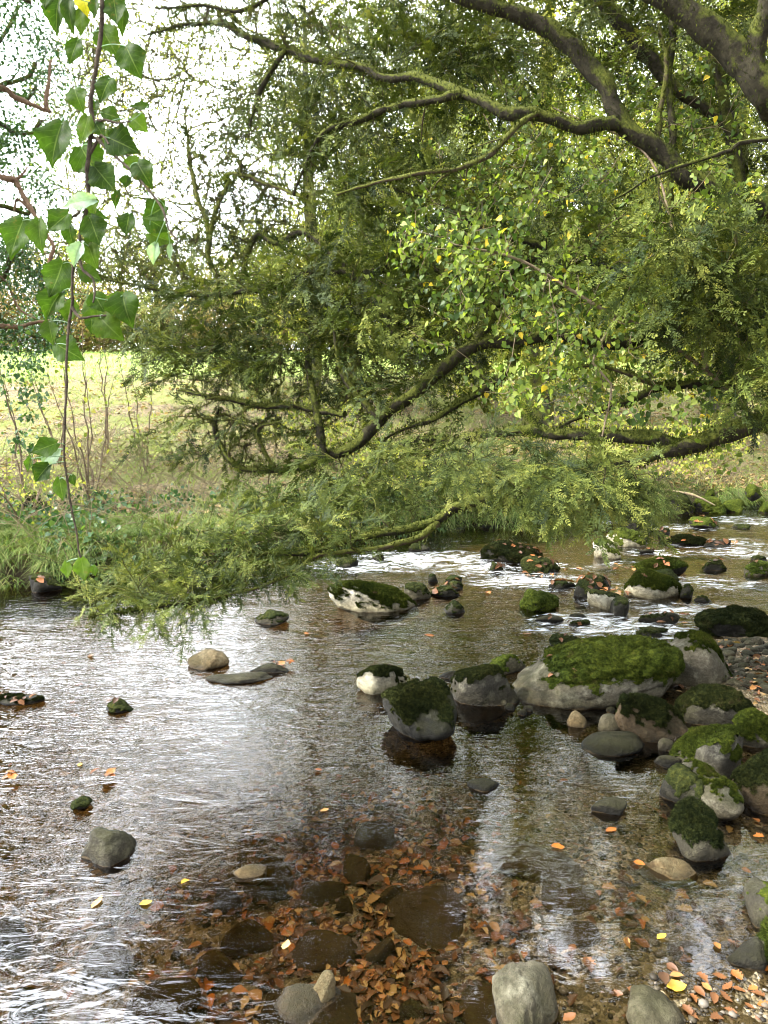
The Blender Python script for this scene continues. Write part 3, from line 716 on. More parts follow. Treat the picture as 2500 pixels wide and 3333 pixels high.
# pebbles on the right-hand gravel patch, each its own stone
k = 0
for i in range(150):
    px = R(2290, 2510); py = R(2095, 2260)
    if px < 2330+max(0, (py-2130))*.5: continue
    g = G(px, py, .03); s = R(16, 46)*(py-1230)/950
    z = float(bedz(g[0], g[1])[0])
    rock('small grey river pebble in the leafy pebble patch at the right edge', px-s/2, px+s/2, py-s*.55, py, ['rock_grey', 'rock_dark', 'rock_grey', 'rock_pale'][i % 4], 0,
         name='pebble', cat='pebble', group='pebbles on the right-hand gravel patch', zb=z, depth=R(.6, 1), sharp=6, rough=.5, above=.7, seed=400+i)
for i, (px, py) in enumerate([(2395, 2560), (2410, 2590), (2430, 2600), (2385, 2600), (2440, 2575), (2370, 2570), (1640, 2300), (1700, 2330), (1990, 2322), (1660, 2312), (1720, 2318)]):
    rock('small rounded pebble wedged in a gap between the boulders', px-17, px+17, py-22, py, ['rock_grey', 'rock_dark'][i % 2], 0, name='pebble', cat='pebble', group='pebbles wedged between the boulders', sharp=6, rough=.5, seed=700+i)

# coarse loose gravel showing through the shallow water
mb = MB(); p3, T3 = ico(1)
n = 9000
gx = RNG.uniform(-2.2, 2.4, n); gy = RNG.uniform(1.7, 6.2, n)
gx = np.where(RNG.random(n) < .6, RNG.uniform(-.1, 2.0, n), gx)
gy = np.where(RNG.random(n) < .5, RNG.uniform(1.8, 3.4, n), gy)
gz = bz(gx, gy)
sz = RNG.uniform(.004, .011, n)*(1+1.4*(RNG.random(n) < .08))
w = p3[None]*np.array([1.0, .8, .5])*RNG.uniform(.75, 1.25, (n, len(p3), 1))
a = RNG.uniform(0, 6.28, n); ca, sa = np.cos(a)[:, None], np.sin(a)[:, None]
wx = w[:, :, 0]*ca-w[:, :, 1]*sa; wy = w[:, :, 0]*sa+w[:, :, 1]*ca
w = np.stack([wx, wy, w[:, :, 2]], -1)*sz[:, None, None]+np.stack([gx, gy, gz+sz*.2], 1)[:, None, :]
mb.add(w.reshape(-1, 3), (T3[None]+(np.arange(n)*len(p3))[:, None, None]).reshape(-1, 3), None, np.repeat(RNG.random(n), len(p3)))
def grav_mat():
    t = NT('gravel_grains'); c = t.ramp(t.rnd(), [(0, (.018, .014, .009)), (.4, (.05, .040, .024)), (.7, (.085, .068, .045)), (.93, (.12, .10, .075)), (1, (.15, .135, .11))]); return t.done(t.pbr(c, .5, spec=.4))
M['gravel'] = grav_mat()
tag(mb.build('gravel', M['gravel']), 'brown and grey gravel grains covering the shallow bed', 'gravel', kind='stuff')

# ------------------------------------------------------------------ water surface
RAP = [(1380, 1822, .55, .8), (1200, 1840, .5, .65), (1560, 1850, .45, .6), (1700, 1890, .45, .7), (1640, 1815, .3, .5), (1820, 1900, .45, .6), (1950, 2030, .4, .75), (2080, 2050, .4, .8), (1860, 2040, .35, .55), (2000, 1965, .3, .5),
       (2350, 1770, .6, .45), (2230, 1720, .6, .35), (2450, 1800, .5, .5), (2150, 1800, .5, .35), (2400, 1690, .5, .4), (2280, 1890, .45, .35), (1900, 1850, .4, .3), (2260, 1990, .35, .6), (1980, 1700, .5, .3), (2470, 1700, .5, .4), (1500, 1765, .3, .25), (1760, 1838, .25, .5), (2020, 1835, .3, .35), (2390, 1905, .4, .45)]
RAP = [(*G(a, b)[:2], r, s) for a, b, r, s in RAP]
def foamf(x, y):
    f = 0
    for a, b, r, s in RAP: f = np.maximum(f, s*np.exp(-((x-a)**2/(1.5*r)**2+(y-b)**2/(.75*r)**2)))
    return f
_rc = [(200, 2000, .8), (600, 2100, .8), (200, 2400, .85), (700, 2400, .7), (400, 2600, .75), (100, 2600, .85), (200, 2900, .9), (250, 3200, .85), (450, 3050, .6), (700, 2800, .36), (900, 2500, .42), (600, 3100, .26), (1000, 2300, .55),
       (1300, 2100, .5), (1250, 2550, .18), (1500, 2500, .20), (1200, 2800, .10), (1600, 2700, .16), (1400, 3000, .07), (1800, 2600, .14), (2000, 2800, .10), (2400, 2750, .12), (1800, 3000, .05), (2200, 3100, .035), (1200, 3250, .10),
       (1600, 3200, .05), (2200, 2480, .06), (1900, 2400, .10), (1600, 2150, .45), (1800, 2000, .7), (2200, 1950, .7), (1500, 1800, .7), (2300, 1750, .8), (1000, 1900, .8)]
_rp = np.array([(*G(a, b)[:2], c) for a, b, c in _rc])
def ripf(x, y):
    d = (x[:, None]-_rp[None, :, 0])**2+(y[:, None]-_rp[None, :, 1])**2+.01; w = d**-1.6
    return (w*_rp[None, :, 2]).sum(1)/w.sum(1)
def wz(x, y):
    r = ripf(x, y); f = foamf(x, y)
    z = r*(.006*n2(x*.6+y*.2, y*1.3, 3.2, 3, 31)+.005*n2(x*.5-y*.2, y, 11, 3, 32))
    z = z+f*(.05*n2(x*.7, y*1.2, 5, 4, 33)+.02*n2(x, y, 18, 3, 34)+.015)
    return z
ys = [1.0]
while ys[-1] < 30: ys.append(ys[-1]*1.0085)
xs = np.concatenate([np.linspace(-16, -5, 40), np.linspace(-4.9, 8, 430), np.linspace(8.2, 30, 50)])
grid(xs, np.array(ys), wz, 'river_water', M['water'], attrs={'rip': ripf, 'foam': foamf, 'deep': lambda x, y: sstep(.06, .30, -bedz(x, y))})

# ------------------------------------------------------------------ fallen leaves
def leaf_outline(kind, r):
    if kind == 'oak':
        xs = [0, .06, .14, .24, .30, .40, .48, .56, .64, .74, .82, .92, 1.0]; ws = [.015, .03, .10, .17, .11, .24, .15, .27, .17, .22, .13, .12, .0]
    elif kind == 'beech':
        xs = [0, .08, .2, .35, .5, .65, .8, .92, 1.0]; ws = [.01, .10, .22, .31, .33, .28, .18, .08, .0]
    else:
        xs = [0, .07, .16, .26, .36, .46, .58, .70, .80, .90, 1.0]; ws = [.02, .16, .28, .22, .40, .26, .36, .20, .18, .08, .0]
    ws = np.array(ws)*r.uniform(.85, 1.15, len(ws)); return np.array(xs), ws
def leaf_tmpl(kind, seed, curl=.12):
    r = np.random.default_rng(seed); xs, ws = leaf_outline(kind, r); n = len(xs); b = r.uniform(-.06, .1); tw = r.uniform(-1, 1)*curl
    mid = np.stack([xs-.5, .04*np.sin(xs*5+seed), b*4*xs*(1-xs)], 1)
    L = np.stack([xs-.5, mid[:, 1]+ws, mid[:, 2]+curl*np.abs(ws)*2+tw*xs*ws], 1); Rr = np.stack([xs-.5, mid[:, 1]-ws, mid[:, 2]+curl*np.abs(ws)*2-tw*xs*ws], 1)
    v = np.vstack([mid, L, Rr]); i = np.arange(n-1)
    q = np.vstack([np.stack([i, i+1, n+i+1, n+i], 1), np.stack([2*n+i, 2*n+i+1, i+1, i], 1)])
    return v, q
LT = [leaf_tmpl(k, s, .12+.05*s) for s, k in enumerate(['oak', 'beech', 'oak', 'beech', 'oak2', 'oak2', 'oak'])]
def leafdata(kind_i, rnd, _c={}):
    key = (kind_i, round(rnd, 2))
    if key not in _c:
        v, q = LT[kind_i]; mb = MB(); mb.add(v, quads=q, rnd=rnd); o = mb.build('fallen_leaf', M['litter']); _c[key] = o.data; bpy.data.objects.remove(o)
    return _c[key]
NLEAF = [0]
def put_leaf(p, nrm, size, rnd, label, group, ki=None):
    ki = int(RNG.integers(0, len(LT))) if ki is None else ki
    o = bpy.data.objects.new('fallen_leaf', leafdata(ki, rnd)); SC.collection.objects.link(o)
    z = Vector(norm(np.asarray(nrm)+.12*RNG.normal(size=3))); q = z.to_track_quat('Z', 'Y'); o.rotation_mode = 'QUATERNION'
    o.rotation_quaternion = q @ Vector((0, 0, 1)).rotation_difference(Vector((0, 0, 1))) @ Matrix.Rotation(R(0, 6.28), 4, 'Z').to_quaternion()
    o.location = tuple(float(c) for c in p); o.scale = (size,)*3; tag(o, label, 'leaf', group); NLEAF[0] += 1
    return o
for px, py, ki, rn, sc, lab in [
    (1815, 2755, 1, .78, 1, 'bright orange leaf floating right of the dark pointed stone'), (2081, 2810, 3, .75, .8, 'orange leaf floating at the tip of the brown wedge stone'),
    (2463, 2670, 3, .72, .8, 'orange leaf on the small pool at right, upper of two'), (2469, 2723, 5, .75, .8, 'orange leaf on the small pool at right, lower of two'),
    (2154, 3047, 1, .99, .7, 'small yellow leaf floating above the orange leaf patch'), (2203, 3175, 3, .84, .8, 'pale orange square-ish leaf at the top left of the leaf patch'),
    (2203, 3209, 1, .99, 1.1, 'large yellow leaf at the left of the orange leaf patch'), (1036, 2506, 3, .76, .7, 'orange leaf floating on the dark reflection'),
    (475, 2938, 1, .99, .8, 'yellow-orange leaf floating low in the bright water'), (316, 2934, 0, .88, 1.1, 'pale tan oak leaf left of the yellow-orange leaf'),
    (603, 2870, 5, .99, .6, 'small yellow leaf left of the tan stone'), (260, 2488, 1, .98, .6, 'small yellow leaf floating far left above the weedy stone'),
    (931, 3073, 0, .92, 1.0, 'cream oak leaf floating over the large flat slab'), (1055, 2636, 0, .85, .8, 'pale brown leaf in the dark water right of the ripples'),
    (998, 2062, 3, .8, .8, 'orange leaf below the long white rock'), (294, 2133, 0, .84, 1.1, 'tan leaf drifting alone at far left'),
    (1397, 2067, 0, .74, 1.1, 'orange leaf drifting below the small round mossy stone'), (2335, 3077, 1, .82, .7, 'orange leaf above the right leaf patch'),
    (1988, 2700, 0, .74, 1.1, 'orange leaf under the dark pointed stone'), (1589, 1929, 3, .8, 1.1, 'orange leaf right of the leaf-strewn stone'), (1717, 2061, 0, .8, 1.1, 'orange leaf left of the flat wet rock')]:
    g = G(px, py, .006); D = g[1]
    put_leaf(g, (0, 0, 1), (.060 if D < 4 else .075)*sc, rn, lab, 'separate floating leaves', ki)
for px, py in [(2282, 3187), (2335, 3179), (2305, 3209), (2361, 3209), (2320, 3243), (2279, 3232), (2248, 3247), (2361, 3243), (2230, 3281), (2448, 3209), (2470, 3243), (2068, 3226), (1849, 3311), (2490, 3281), (2340, 3310), (2406, 3225), (2400, 3170), (2440, 3270), (2380, 3285), (2260, 3300), (2160, 3270), (2478, 3150)]:
    g = G(px, py, .01); z = max(float(bz(g[0], g[1])[0]), 0)+.006
    put_leaf(G(px+R(-8, 8), py+R(-6, 6), z), (0, 0, 1), R(.038, .055), R(.5, .84), 'bright orange leaf in the wet patch at the bottom right', 'orange leaves in the bottom-right patch', [1, 3, 5, 0][int(R(0, 4))])
for cx, cy, n_, w_, h_ in [(2037, 1845, 7, 50, 10), (1868, 1856, 4, 30, 8), (1755, 1871, 7, 50, 10), (347, 2516, 6, 40, 10), (938, 2157, 3, 25, 6), (40, 2520, 3, 20, 8), (2030, 1925, 10, 70, 8), (2350, 1768, 6, 60, 8), (2180, 2012, 6, 60, 15)]:
    for _ in range(n_):
        g = G(cx+R(-w_, w_), cy+R(-h_, h_), .035); put_leaf(g, (0, 0, 1), R(.05, .085), R(.55, .88), 'tan leaf caught in a small raft on the riffles', 'leaves caught on the riffles')
for p, nn, D in ROCKTOPS:
    put_leaf(p, nn, R(.03, .055) if D < 7 else R(.055, .09), R(.15, .80), 'dry leaf lying on top of a stone in the stream', 'dry leaves lying on the stream stones')
def drift_w(x, y):
    g = 0
    for px, py, r, s in [(1150, 3150, .45, 1), (1000, 2950, .4, .8), (1250, 2750, .5, .9), (1500, 2850, .35, .4), (400, 3100, .4, .25), (650, 2900, .35, .25), (1600, 3050, .35, .35), (900, 3250, .3, .7), (1350, 3250, .35, .9), (1900, 3000, .35, .2), (2100, 2950, .3, .2), (1100, 2600, .4, .5), (2420, 2200, .5, .7), (700, 3000, .3, .35)]:
        a, b, _ = G(px, py, -.1); g = g+s*np.exp(-((x-a)**2+(y-b)**2)/(r*r))
    return g
cx = RNG.uniform(-3, 2.6, 200000); cy = RNG.uniform(1.7, 6.5, 200000)
wgt = drift_w(cx, cy)*(.5+.9*np.clip(n2(cx, cy, 3, 3, 77), -.4, 1))+.012
keep = RNG.random(200000) < wgt*.24; cx, cy = cx[keep], cy[keep]
ins = np.zeros(len(cx), bool)
for a_, b_, r_ in SUBM: ins |= ((cx-a_)**2+(cy-b_)**2 < (r_*.95)**2)
keep = ~ins | (RNG.random(len(cx)) < .05); cx, cy = cx[keep], cy[keep]
dep = bundle = bz(cx, cy)+.012+RNG.uniform(0, .022, len(cx))
order = np.argsort(cy); cx, cy, dep = cx[order], cy[order], dep[order]
near = np.array([G(0, 3333, 0)[1]]) if False else None
vis = (cy > 2.0)
ind = np.where(vis)[0][:max(0, 300-NLEAF[0])]
for i in ind:
    put_leaf((cx[i], cy[i], dep[i]), norm(np.array([0, 0, 1])+.25*RNG.normal(size=3)), R(.028, .066), float(np.clip(R(0, 1)**1.3, 0, .86)), 'sunken brown leaf in the drift on the near riverbed', 'sunken leaves of the near drift')
rest = np.setdiff1d(np.arange(len(cx)), ind)
def scatter_leaves(mb, pos, size, rn, tilt=.3, kinds=LT):
    n = len(pos); which = RNG.integers(0, len(kinds), n)
    for k, (v, q) in enumerate(kinds):
        s = np.where(which == k)[0]
        if len(s): stamp(mb, v, None, q, pos[s], rdir(len(s))*np.array([1, 1, .15]), norm(np.array([0, 0, 1])+tilt*RNG.normal(size=(len(s), 3))), np.broadcast_to(size, (n,))[s], np.broadcast_to(rn, (n,))[s])
mb = MB(); scatter_leaves(mb, np.stack([cx, cy, dep], 1)[rest], RNG.uniform(.026, .064, len(rest)), np.clip(RNG.random(len(rest))**1.1, 0, .88))
tag(mb.build('leaf_litter', M['litter']), 'brown sunken leaf litter spread over the riverbed', 'leaf litter', kind='stuff')

# ------------------------------------------------------------------ plant machinery
class Skel:
    """a growing branch skeleton: nodes with position, radius, direction and owner"""
    def __init__(s): s.p = np.zeros((60000, 3)); s.r = np.zeros(60000); s.d = np.zeros((60000, 3)); s.o = np.zeros(60000, int); s.n = 0
    def add(s, pts, rad, own):
        k = len(pts); t = norm(np.gradient(pts, axis=0)); a, b = s.n, s.n+k
        if b > 60000: return
        s.p[a:b] = pts; s.r[a:b] = rad; s.d[a:b] = t; s.o[a:b] = own; s.n = b
def wiggle(pts, amp, seed, sc=4):
    n = len(pts); t = np.linspace(0, 1, n); L = np.linalg.norm(pts[-1]-pts[0])
    q = np.stack([t*L*sc+seed*3.1, np.full(n, seed*1.7), np.zeros(n)], 1)
    off = np.stack([fbm(q, 3, 1), fbm(q+31, 3, 2), fbm(q+77, 3, 3)], 1)*amp*np.sin(np.pi*np.clip(t*1.0, 0, .8))[:, None]
    return pts+off
def grow(sk, targets, rtip=.003, rmax=.03, seg=.09, wig=.12, sag=0.0, seed=0, follow=.45, rk=.65, maxlen=9.0, order=True):
    targets = np.asarray(targets)
    if order and len(targets):
        step = max(1, sk.n//400)
        d0 = np.min(np.linalg.norm(targets[:, None]-sk.p[None, :sk.n:step], axis=2), axis=1); targets = targets[np.argsort(d0)]
    paths = []
    for k, T in enumerate(targets):
        P0 = sk.p[:sk.n]; v = T-P0; d = np.linalg.norm(v, axis=1)
        al = (v*sk.d[:sk.n]).sum(1)/np.maximum(d, 1e-6)
        c = d*(1.25-.45*al)
        i = int(np.argmin(c)); L = d[i]
        if L < .06 or L > maxlen: continue
        a = P0[i].copy(); n = max(3, int(L/seg)+1); t = np.linspace(0, 1, n)[:, None]
        c1 = a+sk.d[i]*L*follow; c2 = T-(v[i]/L)*L*.3+np.array([0, 0, sag*L])
        pts = (1-t)**3*a+3*(1-t)**2*t*c1+3*(1-t)*t*t*c2+t**3*T
        pts = wiggle(pts, wig*L**.7, k+seed*100)
        pts[0] = a
        r0 = min(sk.r[i]*rk, rmax, .004+.012*L+rtip); rad = np.linspace(max(r0, rtip), rtip, n)
        own = sk.o[i]; sk.add(pts[1:], rad[1:], own); paths.append((pts, rad, own))
    return paths

def ell(n, c, rx, ry, rz, shell=0.0):
    v = rdir(n)*(RNG.uniform(shell, 1, (n, 1))**.45); return v*np.array([rx, ry, rz])+np.asarray(c)
def pell(n, px, py, rx, ry, d, dd):
    """points in an ellipse of the photograph spread over real depth"""
    a = RNG.uniform(0, 6.283, n); r = np.sqrt(RNG.random(n)); out = np.zeros((n, 3))
    for i in range(n): out[i] = P(px+rx*r[i]*math.cos(a[i]), py+ry*r[i]*math.sin(a[i]), d+RNG.uniform(-dd, dd))
    return out

# yew spray templates: a flat spray of side shoots, each with two rows of needles
def yew_spray(seed, step=.0085, nw=.0022, nl=.023, shoots=11):
    r = np.random.default_rng(seed); V = []; T = []; n = 0; O = []
    def needle(p, d, l, w, up):
        nonlocal n
        d = d/np.linalg.norm(d); s = np.cross(d, [0, 0, 1]); s = s/max(np.linalg.norm(s), 1e-6)
        V.extend([p, p+d*l*.45+s*w+up, p+d*l, p+d*l*.45-s*w+up]); T.append((n, n+1, n+2, n+3)); n += 4
    def shoot(a, b, dip):
        nonlocal n
        L = np.linalg.norm(b-a); m = max(3, int(L/step)); d = (b-a)/L; n0 = n; so = r.uniform(-.22, .22)
        side = np.cross([0, 0, 1], d); side /= max(np.linalg.norm(side), 1e-6)
        V.extend([a+side*.0014, a-side*.0014, b-side*.0005, b+side*.0005]); T.append((n, n+1, n+2, n+3)); n += 4
        for i in range(m):
            t = (i+.5)/m; p = a+(b-a)*t+np.array([0, 0, -dip*L*t*t]); l = nl*(1-.35*t)*r.uniform(.8, 1.15)*min(1, .5+t*3)
            for sg in (-1, 1):
                dd = d*r.uniform(.45, 1.1)+side*sg*r.uniform(.6, 1)+np.array([0, 0, r.uniform(-.3, .75)]); needle(p, dd, l, nw*.5, np.array([0, 0, .002]))
        needle(b, d, nl*.8, nw*.5, np.zeros(3)); O.extend(list(so+.16*np.linspace(-.6, 1, n-n0)))
    L = .27
    ax = lambda t: np.array([L*t, .02*math.sin(t*3+seed), -.05*t*t+.012*math.sin(t*9+seed)])
    for k in range(shoots):
        t = .08+.86*k/shoots; a = ax(t); sg = 1 if r.random() < (.25 if k % 2 else .75) else -1; l = (.10*(1-t*.45))*r.uniform(.35, 1.25)
        an = math.radians(r.uniform(22, 70)); b = a+np.array([math.cos(an)*l, sg*math.sin(an)*l*r.uniform(.6, 1), r.uniform(-.5, .35)*l]); shoot(a, b, .15)
    shoot(ax(.55), ax(1.0), .1)
    m = 6
    for i in range(m):
        a, b = ax(i/m), ax((i+1)/m); w = .0022*(1-i/m)+.0008; V.extend([a+np.array([0, w, 0]), a-np.array([0, w, 0]), b-np.array([0, w*.6, 0]), b+np.array([0, w*.6, 0])]); T.append((n, n+1, n+2, n+3)); n += 4
    O.extend([-.2]*(n-len(O)))
    return np.array(V), np.array(T), np.array(O)
YEW = [yew_spray(s, .0135, .0098, .026, 8) for s in range(9)]
YEWN = [yew_spray(s+40, .0120, .0072, .025, 9) for s in range(9)]
YEWF = [yew_spray(s+20, .026, .014, .034, 7) for s in range(4)]
def stamp_many(mb, tmpls, pos, X, Z, sc, rnd):
    n = len(pos); w = RNG.integers(0, len(tmpls), n)
    for k, tm in enumerate(tmpls):
        v, t = tm[0], tm[1]
        s = np.where(w == k)[0]
        if len(s):
            t = np.asarray(t)
            stamp(mb, v, t if t.shape[1] == 3 else None, t if t.shape[1] == 4 else None, pos[s], X[s], Z[s], sc[s], rnd[s])
            if len(tm) > 2: mb.r[-1] = np.clip(mb.r[-1]+np.tile(tm[2], len(s)), 0, 1)

def ivy_tmpl(seed):
    r = np.random.default_rng(seed); v = [(0, 0, 0), (.5, 0, .0), (1, 0, -.12*r.uniform(0, 2))]; 
    o = [(-.10, .22, .06), (.12, .45, .1), (.45, .36, .06), (.75, .16, 0)]
    v += [(a, b*r.uniform(.85, 1.1), c+r.uniform(-.03, .06)) for a, b, c in o]+[(a, -b*r.uniform(.85, 1.1), c+r.uniform(-.03, .06)) for a, b, c in o]
    T = [(0, 4, 3), (0, 1, 4), (1, 5, 4), (1, 6, 5), (1, 2, 6), (0, 7, 8), (0, 8, 1), (1, 8, 9), (1, 9, 10), (1, 10, 2)]
    return np.array(v)-np.array([0, 0, 0]), np.array(T)
IVYT = [ivy_tmpl(s) for s in range(4)]
SMALL = [(np.array([(0, 0, 0), (.45, .28, .05), (1, 0, -.05), (.45, -.28, .05)]), np.array([(0, 1, 2, 3)])), (np.array([(0, 0, 0), (.5, .36, .1), (1, 0, 0), (.4, -.3, .02)]), np.array([(0, 1, 2, 3)]))]

def moss_tufts(mb, pts, rad, dens, ln=.03, seed=0, up=.4):
    """short hanging and upright moss filaments round a limb"""
    pts = np.asarray(pts); n = int(dens*len(pts)); 
    if n < 1: return
    i = RNG.integers(0, len(pts)-1, n); t = RNG.random((n, 1)); p = pts[i]*(1-t)+pts[i+1]*t; ax = norm(pts[i+1]-pts[i])
    d = rdir(n); d = norm(d-ax*(d*ax).sum(1)[:, None]+np.array([0, 0, .15])); p = p+d*np.asarray(rad)[i][:, None]*.92
    w = norm(d*.8+.5*rdir(n)+np.where(d[:, 2:3] < -.1, np.array([0, 0, -1.3]), np.array([0, 0, up])))
    tv = [(0, -.17, 0), (0, .17, 0), (1, .04, 0)]
    stamp(mb, tv, [(0, 1, 2)], None, p, w, rdir(n), RNG.uniform(.4, 1.3, n)*ln, RNG.random(n))

# ------------------------------------------------------------------ the great yew
YS = .8
TRK = np.array([3.35, 4.6])
yew = empty('yew_tree', (TRK[0], TRK[1], .4))
tag(yew, 'great dark green yew with mossy limbs sweeping over the stream from the right', 'tree')
YO = np.array([TRK[0], TRK[1], .4])
def local(v): return np.asarray(v)-YO
mb = MB(); tp, tr = catmull([(TRK[0], TRK[1], 0.0), (TRK[0]-.05, TRK[1], 1.2), (TRK[0]+.1, TRK[1]+.1, 2.6), (TRK[0], TRK[1]+.2, 4.2), (TRK[0]-.2, TRK[1], 6.5)], [.55, .42, .36, .3, .16], .12)
tube(mb, local(tp), tr, 16, .35, 3); mb.build('trunk', M['bark'], yew)
